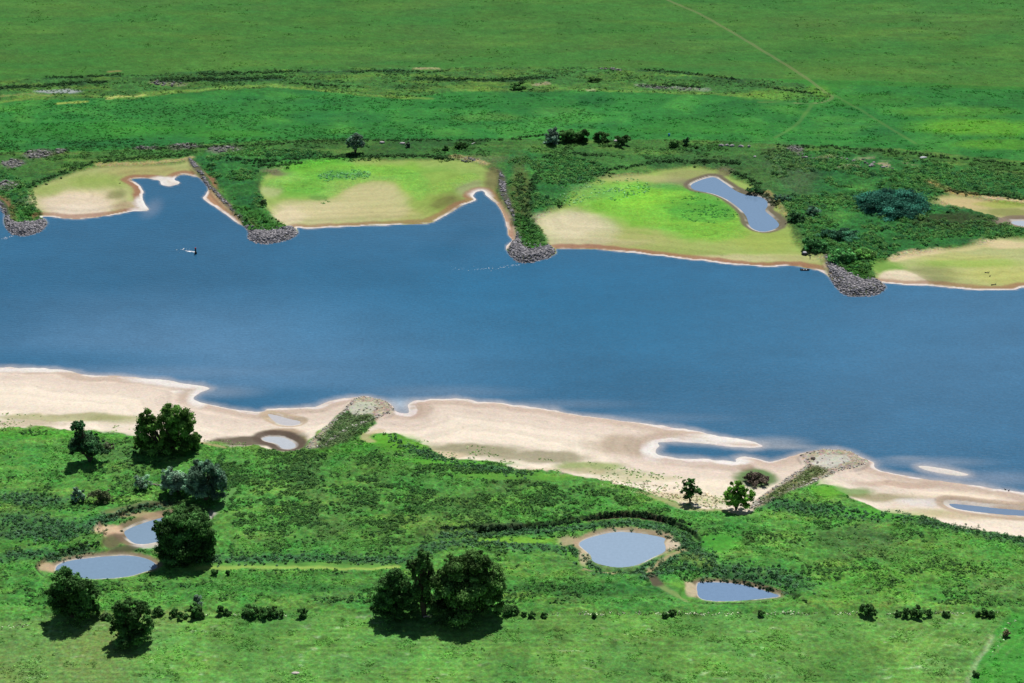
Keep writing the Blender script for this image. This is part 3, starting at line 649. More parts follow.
def mul_noise(n, src, vec, scale, lo, hi, detail=3, dist=0.0, amt=None):
    t = nd(n, "ShaderNodeTexNoise"); t.inputs["Scale"].default_value = scale; t.inputs["Detail"].default_value = detail
    t.inputs["Roughness"].default_value = 0.65
    n.links.new(vec, t.inputs["Vector"])
    mr = nd(n, "ShaderNodeMapRange"); mr.inputs[1].default_value = 0.3; mr.inputs[2].default_value = 0.7
    mr.inputs[3].default_value = lo; mr.inputs[4].default_value = hi
    n.links.new(t.outputs[0], mr.inputs[0])
    if amt is not None:
        for sock, v_ in ((3, lo - 1), (4, hi - 1)):
            q_ = nd(n, "ShaderNodeMath", operation='MULTIPLY_ADD'); q_.inputs[1].default_value = v_; q_.inputs[2].default_value = 1.0
            n.links.new(amt, q_.inputs[0]); n.links.new(q_.outputs[0], mr.inputs[sock])
    mx = nd(n, "ShaderNodeVectorMath", operation='SCALE')
    n.links.new(src, mx.inputs[0]); n.links.new(mr.outputs[0], mx.inputs["Scale"])
    return mx.outputs[0], t

def mat_ground():
    m, n, b = newmat("ground_cover")
    at = nd(n, "ShaderNodeAttribute", attribute_name="tint")
    geo = nd(n, "ShaderNodeNewGeometry")
    ra = nd(n, "ShaderNodeAttribute", attribute_name="rough")
    am = nd(n, "ShaderNodeMath", operation='MULTIPLY_ADD'); am.use_clamp = True; am.inputs[1].default_value = 3.5; am.inputs[2].default_value = 0.22
    n.links.new(ra.outputs["Fac"], am.inputs[0])
    c, t1 = mul_noise(n, at.outputs["Color"], geo.outputs["Position"], 0.9, 0.62, 1.38, 4, 0, am.outputs[0])
    c, t2 = mul_noise(n, c, geo.outputs["Position"], 1.9, 0.72, 1.28, 3, 0, am.outputs[0])
    t3 = nd(n, "ShaderNodeTexNoise"); t3.inputs["Scale"].default_value = 0.62; t3.inputs["Detail"].default_value = 4; t3.inputs["Roughness"].default_value = 0.7
    n.links.new(geo.outputs["Position"], t3.inputs["Vector"])
    sub_ = nd(n, "ShaderNodeVectorMath", operation='SUBTRACT'); sub_.inputs[1].default_value = (.5, .5, .5); n.links.new(t3.outputs["Color"], sub_.inputs[0])
    am2 = nd(n, "ShaderNodeMath", operation='MULTIPLY'); am2.inputs[1].default_value = 1.5; n.links.new(am.outputs[0], am2.inputs[0])
    sc2 = nd(n, "ShaderNodeVectorMath", operation='SCALE'); n.links.new(sub_.outputs[0], sc2.inputs[0]); n.links.new(am2.outputs[0], sc2.inputs["Scale"])
    ad2 = nd(n, "ShaderNodeVectorMath", operation='ADD'); ad2.inputs[1].default_value = (1, 1, 1); n.links.new(sc2.outputs[0], ad2.inputs[0])
    mu2 = nd(n, "ShaderNodeVectorMath", operation='MULTIPLY'); n.links.new(c, mu2.inputs[0]); n.links.new(ad2.outputs[0], mu2.inputs[1])
    c = mu2.outputs[0]
    n.links.new(c, b.inputs["Base Color"])
    b.inputs["Roughness"].default_value = 0.95
    b.inputs["Specular IOR Level"].default_value = 0.12
    bp = nd(n, "ShaderNodeBump"); bp.inputs["Strength"].default_value = 0.45; bp.inputs["Distance"].default_value = 0.35
    mm = nd(n, "ShaderNodeMath", operation='MULTIPLY'); mm.inputs[1].default_value = 1.3
    n.links.new(ra.outputs["Fac"], mm.inputs[0]); 
    ad = nd(n, "ShaderNodeMath", operation='ADD'); ad.inputs[1].default_value = 0.04
    n.links.new(mm.outputs[0], ad.inputs[0]); n.links.new(ad.outputs[0], bp.inputs["Strength"])
    n.links.new(t2.outputs[0], bp.inputs["Height"]); n.links.new(bp.outputs[0], b.inputs["Normal"])
    return m

def mat_water(name, rough, bump, scale, attr=True, colr=None, stretch=(1, 1, 1), am_=1.0):
    m, n, b = newmat(name)
    geo = nd(n, "ShaderNodeNewGeometry")
    if attr:
        at = nd(n, "ShaderNodeAttribute", attribute_name="tint"); src = at.outputs["Color"]
    else:
        rg = nd(n, "ShaderNodeRGB"); rg.outputs[0].default_value = (*colr, 1); src = rg.outputs[0]
    c, _ = mul_noise(n, src, geo.outputs["Position"], 0.7, 1 - .14 * am_, 1 + .14 * am_, 3)
    c, _ = mul_noise(n, c, geo.outputs["Position"], 0.014, 1 - .07 * am_, 1 + .07 * am_, 3)
    n.links.new(c, b.inputs["Base Color"])
    b.inputs["Roughness"].default_value = rough
    b.inputs["IOR"].default_value = 1.333
    mp = nd(n, "ShaderNodeMapping"); mp.inputs["Scale"].default_value = stretch
    n.links.new(geo.outputs["Position"], mp.inputs[0])
    t = nd(n, "ShaderNodeTexNoise"); t.inputs["Scale"].default_value = scale; t.inputs["Detail"].default_value = 5; t.inputs["Roughness"].default_value = 0.6
    n.links.new(mp.outputs[0], t.inputs["Vector"])
    bp = nd(n, "ShaderNodeBump"); bp.inputs["Strength"].default_value = bump; bp.inputs["Distance"].default_value = 0.5
    n.links.new(t.outputs[0], bp.inputs["Height"]); n.links.new(bp.outputs[0], b.inputs["Normal"])
    return m

def mat_leaf(name, transl=0.35, gloss=0.08):
    """foliage: colour from the plant's own tint, varied leaf by leaf"""
    m, n, b = newmat(name)
    out = [x for x in n.nodes if x.type == 'OUTPUT_MATERIAL'][0]
    at = nd(n, "ShaderNodeAttribute", attribute_name="tint")
    geo = nd(n, "ShaderNodeNewGeometry")
    mr = nd(n, "ShaderNodeMapRange"); mr.inputs[3].default_value = 0.65; mr.inputs[4].default_value = 1.4
    n.links.new(geo.outputs["Random Per Island"], mr.inputs[0])
    mx = nd(n, "ShaderNodeVectorMath", operation='SCALE'); n.links.new(at.outputs["Color"], mx.inputs[0]); n.links.new(mr.outputs[0], mx.inputs["Scale"])
    c, _ = mul_noise(n, mx.outputs[0], geo.outputs["Position"], 0.35, 0.8, 1.2, 3)
    n.links.new(c, b.inputs["Base Color"])
    b.inputs["Roughness"].default_value = 0.7; b.inputs["Specular IOR Level"].default_value = gloss
    tr = nd(n, "ShaderNodeBsdfTranslucent"); n.links.new(c, tr.inputs["Color"])
    ms = nd(n, "ShaderNodeMixShader"); ms.inputs[0].default_value = transl
    n.links.new(b.outputs[0], ms.inputs[1]); n.links.new(tr.outputs[0], ms.inputs[2]); n.links.new(ms.outputs[0], out.inputs[0])
    return m

def mat_plain(name, c, rough=0.8, scale=1.5, lo=0.75, hi=1.25, metal=0.0, attr=False, bump=0.3):
    m, n, b = newmat(name)
    geo = nd(n, "ShaderNodeNewGeometry")
    tc = nd(n, "ShaderNodeTexCoord")
    if attr:
        at = nd(n, "ShaderNodeAttribute", attribute_name="tint"); src = at.outputs["Color"]
    else:
        rg = nd(n, "ShaderNodeRGB"); rg.outputs[0].default_value = (*c, 1); src = rg.outputs[0]
    cc, t = mul_noise(n, src, tc.outputs["Object"], scale, lo, hi, 4)
    n.links.new(cc, b.inputs["Base Color"]); b.inputs["Roughness"].default_value = rough
    b.inputs["Metallic"].default_value = metal; b.inputs["Specular IOR Level"].default_value = 0.3
    bp = nd(n, "ShaderNodeBump"); bp.inputs["Strength"].default_value = bump; bp.inputs["Distance"].default_value = 0.05
    n.links.new(t.outputs[0], bp.inputs["Height"]); n.links.new(bp.outputs[0], b.inputs["Normal"])
    return m

M_GROUND = mat_ground()
M_RIVER = mat_water("river_water", 0.28, 0.35, 0.55, stretch=(0.6, 1.2, 1))
M_LEAF = mat_leaf("foliage")
M_HERB = mat_leaf("herbs", 0.4, 0.05)
M_BARK = mat_plain("bark", (0.09, 0.07, 0.05), 0.95, 3.0)
M_DEAD = mat_plain("dead_wood", (0.34, 0.29, 0.25), 0.9, 3.0)
M_STONE = mat_plain("riprap_stone", (0.2, 0.19, 0.2), 0.9, 0.8, attr=True)

# ------------------------------------------------------------------ terrain, river, ponds
vi = np.arange(N, dtype=np.int32).reshape(NR, NC)
faces = np.stack([vi[:-1, :-1], vi[1:, :-1], vi[1:, 1:], vi[:-1, 1:]], -1).reshape(-1, 4)
verts = np.stack([X, Y, z], -1)
ground = mesh_np("ground", verts, faces, M_GROUND, True, cols=col)
ra = ground.data.attributes.new("rough", 'FLOAT', 'POINT'); ra.data.foreach_set("value", rough)
ground["kind"] = "structure"

# river sheet with what floats on it and shows through it
s2 = vi[::2, ::2]
sr2 = sd_r[s2]
X2 = X[s2]; Y2 = Y[s2]
f2 = np.arange(s2.size, dtype=np.int32).reshape(s2.shape)
keep = (np.minimum.reduce([sr2[:-1, :-1], sr2[1:, :-1], sr2[1:, 1:], sr2[:-1, 1:]]) < 2.5)
q = np.stack([f2[:-1, :-1], f2[1:, :-1], f2[1:, 1:], f2[:-1, 1:]], -1)[keep]
used, inv = np.unique(q, return_inverse=True)
xr = X2.ravel()[used]; yr_ = Y2.ravel()[used]; sr = sr2.ravel()[used]
def aw(c, k=1.0): return lin(c) * k
WB = np.array([0.016, 0.101, 0.196], np.float32)
wc = np.repeat(WB[None, :], len(used), 0)
def wpaint(m, c, a):
    m = np.clip(m, 0, 1)[:, None] * a
    wc[:] = wc * (1 - m) + np.array(c, np.float32)[None, :] * m
def well(cx, cy, rx, ry, f=0.95):
    x0, y0 = P(cx, cy, 0)
    rxm = rx * mpp(cy); rym = abs(P(cx, cy - ry)[1] - P(cx, cy + ry)[1]) / 2
    qq = np.sqrt(((xr - x0) / rxm) ** 2 + ((yr_ - y0) / rym) ** 2) + 0.25 * fbm(xr, yr_, 25, 3, 71)
    return 1 - smooth(1 - f, 1 + f, qq)
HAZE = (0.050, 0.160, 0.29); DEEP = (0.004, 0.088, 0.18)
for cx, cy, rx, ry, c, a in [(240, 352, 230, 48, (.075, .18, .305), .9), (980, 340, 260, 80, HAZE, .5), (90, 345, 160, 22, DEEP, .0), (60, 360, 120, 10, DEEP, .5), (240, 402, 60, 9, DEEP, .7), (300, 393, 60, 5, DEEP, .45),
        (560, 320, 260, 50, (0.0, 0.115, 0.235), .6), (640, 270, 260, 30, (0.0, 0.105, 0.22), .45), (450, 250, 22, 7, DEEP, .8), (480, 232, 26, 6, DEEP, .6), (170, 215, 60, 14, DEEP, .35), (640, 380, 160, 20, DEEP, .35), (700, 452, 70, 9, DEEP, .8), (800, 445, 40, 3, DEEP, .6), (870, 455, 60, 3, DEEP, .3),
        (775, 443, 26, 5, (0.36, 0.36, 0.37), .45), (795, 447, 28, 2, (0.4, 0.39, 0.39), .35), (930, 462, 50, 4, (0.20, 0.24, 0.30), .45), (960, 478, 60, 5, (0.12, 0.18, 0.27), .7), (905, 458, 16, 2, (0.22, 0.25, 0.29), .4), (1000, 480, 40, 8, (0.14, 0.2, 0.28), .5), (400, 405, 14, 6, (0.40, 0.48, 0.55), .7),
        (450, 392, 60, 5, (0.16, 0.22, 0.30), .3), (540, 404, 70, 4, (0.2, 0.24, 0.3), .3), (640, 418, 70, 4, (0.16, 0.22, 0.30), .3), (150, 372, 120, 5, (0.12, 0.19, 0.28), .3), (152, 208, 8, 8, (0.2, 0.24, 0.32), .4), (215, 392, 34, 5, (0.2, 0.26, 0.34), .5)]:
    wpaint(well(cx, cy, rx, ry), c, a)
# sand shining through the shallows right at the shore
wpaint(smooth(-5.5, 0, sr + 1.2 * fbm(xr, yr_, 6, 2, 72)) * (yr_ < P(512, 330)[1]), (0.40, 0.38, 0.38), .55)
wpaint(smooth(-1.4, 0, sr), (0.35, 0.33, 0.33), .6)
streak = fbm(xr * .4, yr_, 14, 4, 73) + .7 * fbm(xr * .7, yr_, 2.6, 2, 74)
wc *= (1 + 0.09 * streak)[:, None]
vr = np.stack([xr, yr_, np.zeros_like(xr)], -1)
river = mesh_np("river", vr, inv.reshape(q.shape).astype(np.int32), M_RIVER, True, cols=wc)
river["kind"] = "structure"

def outset(poly, d):
    n = len(poly); out = []
    area = 0.5 * sum(poly[i][0] * poly[(i + 1) % n][1] - poly[(i + 1) % n][0] * poly[i][1] for i in range(n))
    sg = 1 if area > 0 else -1
    for i in range(n):
        a = poly[i - 1]; b = poly[(i + 1) % n]
        t = np.array([b[0] - a[0], b[1] - a[1]]); t = t / (np.linalg.norm(t) + 1e-9)
        nrm = np.array([t[1], -t[0]]) * sg
        out.append((poly[i][0] + nrm[0] * d, poly[i][1] + nrm[1] * d))
    return out

POND_K = 0.60
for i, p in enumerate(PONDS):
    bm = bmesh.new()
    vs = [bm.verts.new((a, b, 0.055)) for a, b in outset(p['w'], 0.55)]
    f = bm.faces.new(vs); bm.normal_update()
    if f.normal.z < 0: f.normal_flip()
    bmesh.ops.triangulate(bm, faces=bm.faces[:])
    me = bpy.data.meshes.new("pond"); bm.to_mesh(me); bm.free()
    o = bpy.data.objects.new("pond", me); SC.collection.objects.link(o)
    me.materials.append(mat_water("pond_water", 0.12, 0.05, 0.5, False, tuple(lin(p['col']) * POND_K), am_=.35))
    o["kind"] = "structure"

# ------------------------------------------------------------------ ground lookup
YRr = YR[::-1]
def zat(x, y):
    x = np.atleast_1d(np.asarray(x, np.float64)); y = np.atleast_1d(np.asarray(y, np.float64))
    r = np.interp(y, YRr, np.arange(NR)[::-1])
    u = x / ((y * ct + CAMZ * st) * (512 / FPX))
    c = np.interp(u, UC, np.arange(NC))
    r0 = np.clip(r.astype(int), 0, NR - 2); c0 = np.clip(c.astype(int), 0, NC - 2)
    fr = r - r0; fc = c - c0
    return (Zg[r0, c0] * (1 - fr) * (1 - fc) + Zg[r0 + 1, c0] * fr * (1 - fc) + Zg[r0, c0 + 1] * (1 - fr) * fc + Zg[r0 + 1, c0 + 1] * fr * fc)

def place(px, py):
    """stand something on the ground where the photograph shows its foot"""
    z0 = 1.2
    for _ in range(4):
        x, y = P(px, py, z0); z0 = float(zat(x, y)[0])
    return x, y, z0

# ------------------------------------------------------------------ foliage
def leaf_cloud(centres, radii, counts, size, tint, upbias=0.3, flat_bottom=False, seed=1, shell=0.55):
    """many small leaf sprays scattered in the outer shells of ellipsoids. returns verts, faces, cols"""
    r = np.random.default_rng(seed)
    centres = np.asarray(centres, np.float32); radii = np.asarray(radii, np.float32)
    idx = np.repeat(np.arange(len(centres)), counts)
    n = len(idx)
    d = r.normal(size=(n, 3)); d /= np.linalg.norm(d, axis=1)[:, None] + 1e-9
    if flat_bottom: d[:, 2] = np.abs(d[:, 2])
    rad = (shell + (1 - shell) * r.random(n)) ** 0.7 * (0.75 + 0.6 * r.random(n) ** 2)
    pos = centres[idx] + d * radii[idx] * rad[:, None]
    nrm = d * 0.9 + r.normal(size=(n, 3)) * 0.55 + np.array([0, 0, upbias])
    nrm /= np.linalg.norm(nrm, axis=1)[:, None]
    a = np.cross(nrm, r.normal(size=(n, 3))); a /= np.linalg.norm(a, axis=1)[:, None] + 1e-9
    b = np.cross(nrm, a)
    s = (np.asarray(size)[idx] if np.ndim(size) else np.full(n, size)) * (0.6 + 0.8 * r.random(n))
    a = a * s[:, None]; b = b * (s * (0.45 + 0.4 * r.random(n)))[:, None]
    v = np.stack([pos - a, pos - b * 0.9 + a * .1, pos + a, pos + b], 1).reshape(-1, 3)
    f = np.arange(n * 4, dtype=np.int32).reshape(n, 4)
    t = np.asarray(tint, np.float32)
    t = t[idx] if t.ndim == 2 else np.repeat(t[None], n, 0)
    t = t * (0.9 + 0.2 * r.random((n, 1)))
    return v, f, np.repeat(t, 4, 0)

def tube(pts, rads, sides=7):
    vs = []; fs = []
    pts = [Vector(p) for p in pts]
    for i, p in enumerate(pts):
        d = (pts[min(i + 1, len(pts) - 1)] - pts[max(i - 1, 0)]).normalized()
        a = d.orthogonal().normalized(); b = d.cross(a)
        for k in range(sides):
            t = 2 * math.pi * k / sides
            vs.append(p + (a * math.cos(t) + b * math.sin(t)) * rads[i])
    for i in range(len(pts) - 1):
        for k in range(sides):
            k2 = (k + 1) % sides
            fs.append((i * sides + k, i * sides + k2, (i + 1) * sides + k2, (i + 1) * sides + k))
    return vs, fs

def empty(name, loc, label, cat, group=None, rz=0.0):
    o = bpy.data.objects.new(name, None); SC.collection.objects.link(o)
    o.location = loc; o.rotation_euler = (0, 0, rz); o.empty_display_size = 1
    o["label"] = label; o["category"] = cat
    if group: o["group"] = group
    return o

def tag(o, label, cat, group=None, kind=None):
    o["label"] = label; o["category"] = cat
    if group: o["group"] = group
    if kind: o["kind"] = kind
    return o

def wood(root, segs, mat, name="trunk"):
    V = []; F = []
    for pts, rads in segs:
        v, f = tube(pts, rads)
        o = len(V); V += [tuple(x) for x in v]; F += [tuple(i + o for i in q) for q in f]
    return mesh_np(name, V, F, mat, True, parent=root)

def plant(name, px, py, lobes, tint, label, cat, group=None, seed=1, leaf=0.42, dens=1.0, trunk=None, droop=0.0, sub=None, gaps=0.0):
    """lobes: (dx, dz, rx, rz[, depth]) in picture points from the foot. Grows limbs into each lobe and hangs leaf sprays on them."""
    x, y, z0 = place(px, py)
    s = mpp(py); dep = math.atan2(CAMZ, y); sv = s / math.cos(dep)
    root = empty(name, (x, y, z0 - 0.1), label, cat, group)
    r = random.Random(seed)
    C = []; R = []; T = []; N_ = []
    tint = np.array(tint, np.float32)
    segs = []
    Hmax = max((l[1] + l[3]) for l in lobes) * sv
    tr = trunk if trunk else 0.028 * Hmax + 0.05
    for l in lobes:
        dx, dz, rx, rz = l[0] * s, l[1] * sv, l[2] * s, l[3] * sv
        dyc = (l[4] * s if len(l) > 4 else r.uniform(-.15, .15) * rx)
        # limb from the trunk into the lobe
        base = (0, 0, 0.0)
        mid = (dx * .35 + r.uniform(-.3, .3), dyc * .35, max(dz * .45, .2))
        end = (dx, dyc, dz + rz * .3)
        segs.append(([base, mid, end], [tr, tr * .6, tr * .18]))
        ns = sub or max(9, int(17 * (rx * rz) ** 0.5 / 2.2))
        for k in range(ns):
            th = r.uniform(0, 2 * math.pi); ph = math.acos(r.uniform(-.75, 1))
            rr = r.uniform(.4, 1.08)
            ux, uy, uz = math.sin(ph) * math.cos(th), math.sin(ph) * math.sin(th), math.cos(ph)
            c = (dx + ux * rx * rr, dyc + uy * rx * rr, max(dz + uz * rz * rr, 0.25))
            q_ = r.uniform(.13, .42)
            cr = (max(rx * q_, .35), max(rx * q_, .35), max(rz * q_ * .85, .3))
            if r.random() < gaps: continue
            C.append(c); R.append(cr)
            T.append(tint * r.choice((1.0, 1.3, 1.8, 2.5, 3.6)))  # brighter clump tints stand in for sunlit highlights in the foliage
            N_.append(int(dens * 16 * (1 + (cr[0] * cr[2]) / leaf ** 2 * .85)))
            if k % 3 == 0 and rx > 1.5:
                segs.append(([mid, (c[0] * .6 + mid[0] * .4, c[1] * .6, c[2] * .6 + mid[2] * .4), c], [tr * .35, tr * .18, tr * .06]))
    N_ = np.minimum(np.array(N_), 600)
    v, f, t = leaf_cloud(C, R, N_, leaf, np.array(T), seed=seed, upbias=.5, shell=.15)
    v[:, 2] = np.maximum(v[:, 2], 0.02)
    wood(root, segs, M_BARK)
    mesh_np("crown" if cat == "tree" else "foliage", v, f, M_LEAF, False, parent=root, cols=t)
    return root

GD = (0.040, 0.098, 0.026); GDB = (0.036, 0.090, 0.036); GW = (0.140, 0.215, 0.150); GL = (0.085, 0.175, 0.028); GBR = (0.110, 0.110, 0.055)
TG = "large trees on the near meadow"
SG = "shrubs along the near field edge"
FG = "shrubs along the far flood bank"

# big trees of the near bank
plant("broadleaf_tree", 90, 461, [(-9, 35, 7, 5.5), (-12, 33, 4, 3.5), (-6, 34, 4, 4.5), (-8, 25, 5, 7), (-5, 19, 12, 7), (3, 17, 13, 7), (-13, 15, 9, 6), (8, 11, 9, 6), (1, 21, 9, 6)], GDB, "dark tree with a small round tuft standing above its wide lower crown", "tree", TG, 11, dens=1.1)
plant("broadleaf_tree", 166, 452, [(8, 38, 13, 10), (16, 28, 13, 14), (2, 24, 12, 14), (-16, 30, 10, 10), (-20, 20, 9, 12), (26, 12, 8, 9), (-6, 10, 14, 8), (14, 9, 14, 8), (-24, 7, 9, 6), (22, 28, 8, 9)], (.065, .135, .028), "tall many-domed tree at the edge of the pale sand beach", "tree", TG, 12, gaps=.08)
plant("shrub", 193, 447, [(0, 6, 9, 7), (3, 4, 7, 5)], GD, "low dark shrub pressed against the right foot of the tall many-domed tree", "shrub", None, 13)
plant("willow_tree", 178, 492, [(0, 12, 12, 11), (-7, 17, 7, 8), (5, 7, 10, 7), (-10, 7, 7, 7)], GW, "pale grey willow with a feathery crown left of the darker round willow", "tree", "willows beside the upper left pond", 14, leaf=.34)
plant("willow_tree", 206, 500, [(0, 23, 15, 13), (12, 17, 10, 11), (-8, 17, 10, 12), (2, 11, 17, 9), (4, 32, 9, 6), (16, 22, 7, 8)], (.085, .155, .10), "round grey-green willow casting a broad dark shadow", "tree", "willows beside the upper left pond", 15, leaf=.36)
plant("shrub", 79, 500, [(0, 6, 7, 6.5), (-2, 4, 6, 4)], GW, "small grey round bush left of the brownish straggly bush", "shrub", None, 16, leaf=.3)
plant("shrub", 99, 501, [(-3, 5, 8, 6), (6, 6, 8, 5), (8, 3, 7, 4)], (.075, .1, .045), "straggly half bare brownish green bush on the rough meadow", "shrub", None, 17, leaf=.3, dens=.55)
plant("shrub", 143, 488, [(0, 7, 7, 6), (3, 4, 6, 4)], GW, "small pale bush beside the fallen bleached branches", "shrub", None, 18, leaf=.3)
plant("shrub", 108, 449, [(-4, 3, 6, 4), (2, 3, 5, 4)], (.07, .085, .05), "low straggly bush at the right foot of the tree with a round tuft", "shrub", None, 19, leaf=.3, dens=.6)
plant("broadleaf_tree", 186, 557, [(0, 34, 19, 13), (13, 24, 17, 15), (-14, 26, 14, 13), (0, 16, 22, 14), (17, 10, 13, 11), (-13, 11, 14, 11), (-22, 32, 8, 7), (20, 34, 9, 7), (2, 4, 24, 7)], GD, "largest solitary tree, dark and dense, between the two left ponds", "tree", TG, 20, dens=1.15)
plant("broadleaf_tree", 73, 617, [(0, 34, 16, 12), (12, 21, 13, 14), (-12, 19, 13, 12), (2, 12, 20, 10), (-20, 22, 7, 6), (17, 9, 10, 8), (-4, 41, 9, 7)], GD, "large dark tree in front of the lower left pond", "tree", TG, 21)
plant("broadleaf_tree", 132, 640, [(0, 28, 15, 10), (8, 18, 13, 11), (-9, 17, 12, 10), (0, 9, 20, 7), (14, 30, 7, 6), (-8, 33, 7, 6)], GD, "spreading dark tree lowest in the left field corner", "tree", TG, 22)
plant("broadleaf_tree", 397, 616, [(-2, 35, 13, 10), (-9, 24, 14, 12), (6, 22, 13, 12), (-14, 12, 14, 9), (4, 10, 16, 9), (-4, 30, 13, 9)], GD, "round topped dark tree at the left end of the large clump", "tree", TG, 23)
plant("broadleaf_tree", 424, 615, [(1, 58, 7, 8), (3, 51, 8, 8), (-6, 45, 8, 8), (5, 40, 9, 10), (-1, 30, 11, 12), (2, 14, 12, 9), (-11, 50, 6, 5)], (.048, .105, .028), "tall slender tree rising in the middle of the large clump", "tree", TG, 24, gaps=.1)
plant("broadleaf_tree", 468, 614, [(-20, 34, 10, 10), (0, 46, 21, 12), (16, 32, 18, 16), (-16, 30, 18, 16), (0, 24, 26, 17), (-6, 10, 28, 9), (24, 26, 12, 12), (22, 12, 13, 9), (-14, 44, 12, 9), (12, 50, 12, 8)], (.052, .108, .028), "widest loose crowned tree at the right end of the large clump", "tree", TG, 25, gaps=.06)
plant("broadleaf_tree", 690, 503, [(-1, 17, 6, 6), (2, 11, 8, 6), (-4, 10, 5, 5), (-5, 20, 3.5, 3)], GD, "small young tree standing alone left of its larger twin at the sand edge", "tree", "two young trees at the sand edge", 26, leaf=.34, trunk=.28)
plant("broadleaf_tree", 736, 510, [(0, 22, 9, 8), (7, 16, 9, 8), (-5, 14, 8, 8), (2, 9, 11, 5)], GL, "bushy young tree with bright top beside the right near groyne", "tree", "two young trees at the sand edge", 27, leaf=.36, trunk=.32)
plant("shrub", 757, 483, [(-4, 5, 9, 5), (6, 4, 8, 4), (-8, 6, 5, 4)], (.085, .07, .055), "low brownish purple thorny bush lying on the sand", "shrub", None, 28, leaf=.3, dens=.9)
# hedge shrubs of the near field edge
for k, (px, py, lobes, tint, lab) in enumerate([
    (195, 617, [(0, 7, 6, 6), (4, 4, 6, 4)], GD, "dark shrub with a grey tuft behind it, left of the long hedge"),
    (198, 610, [(0, 8, 5.5, 5.5)], GW, "pale grey round tuft rising behind the dark field edge shrub"),
    (184, 617, [(0, 3.5, 6, 4)], GD, "low shrub touching the left of the shrub with the grey tuft"),
    (158, 615, [(0, 3.5, 6, 4), (4, 2, 3, 2.5)], GD, "flat shrub just right of the spreading dark tree"),
    (175, 616, [(0, 3, 5, 3.4)], GD, "smallest shrub in the row between the spreading tree and grey tuft"),
    (107, 619, [(0, 3, 4, 3), (-3, 2, 3, 2)], (.08, .13, .05), "thin dull green shrub left of the spreading dark tree"),
    (222, 615, [(-1, 4, 5, 4), (5, 2.5, 4, 3)], GD, "dark shrub right of the shrub with the grey tuft"),
    (246, 615, [(0, 3, 5, 3.4)], GD, "small shrub at the left end of the long flat hedge"),
    (303, 616, [(0, 4, 5, 4.4)], GD, "single round bush right of the long flat hedge"),
    (215, 574, [(0, 2.6, 3.4, 2.6)], GD, "low bush on the yellow strip right of the largest tree"),
    (228, 575, [(0, 2.2, 1.8, 2.2)], GD, "tiny bush on the yellow strip, second from the largest tree"),
    (868, 616, [(-2, 5, 7, 5), (3, 5, 7, 5)], GD, "largest wide dark bush on the right field edge"),
    (898, 616, [(0, 3, 3, 2.4)], GD, "tiny bush left of the pair of touching bushes"),
    (906, 616, [(0, 4, 4.6, 3.8)], GD, "smaller of the two touching bushes on the right field edge"),
    (917, 616, [(0, 5, 6.6, 5)], GD, "larger of the two touching bushes on the right field edge"),
    (929, 616, [(0, 3, 2.8, 3)], GD, "thin bush just right of the pair of touching bushes"),
    (946, 616, [(0, 2.2, 3.6, 2.2)], GD, "flat tuft midway between the touching bushes and last bush"),
    (978, 616, [(0, 2.2, 2.4, 2.2)], GD, "tiny tuft left of the last bush on the right field edge"),
    (987, 616.5, [(-3, 4, 4, 3.8), (3.5, 3, 4, 3)], GD, "last dark bush before the corner of the right field"),
    (524, 616, [(0, 2, 2.2, 2)], GD, "tiny bush nearest the clump of three trees on the field edge"),
    (532, 617, [(0, 2.6, 3.6, 2.8)], GD, "round bush second from the clump of three trees"),
    (544, 617, [(0, 2, 3.6, 2)], GD, "flat bush third from the clump of three trees"),
    (594, 617, [(0, 1.8, 2.4, 1.8)], GD, "lone tiny bush on the white flowered line below the middle pond"),
    (665, 617, [(0, 2.2, 2.6, 2.2)], GD, "small bush left of the spiky bush below the right pond"),
    (673, 616, [(0, 3, 4, 3)], GD, "spiky dark bush on the flowered line below the right pond"),
    (761, 616, [(0, 2.6, 3.2, 2.4)], GD, "single bush on the flowered line right of the right pond"),
    (510, 612, [(-6, 3, 9, 4), (5, 2, 6, 3)], GD, "low dark thicket spilling right from the clump of trees"),
    (1006, 636, [(0, 3, 3.2, 3)], GBR, "brown bush on the slanting line at the right frame edge"),
    (976, 676, [(0, 2.2, 3.4, 2.4)], GD, "dark bush lowest on the slanting line at the bottom right"),
    ]):
    plant("shrub", px, py, lobes, tint, lab, "shrub", SG, 100 + k, leaf=.3, dens=2.0, sub=18)
plant("hedge", 265, 616, [(-13, 5, 8, 4.5), (-5, 4.5, 8, 4), (4, 4, 7, 4), (11, 4.5, 7, 4.5), (15, 2, 4, 2.5)], GD, "long flat dark hedge on the near field edge", "hedge", None, 140, leaf=.3, dens=1.8, sub=16)
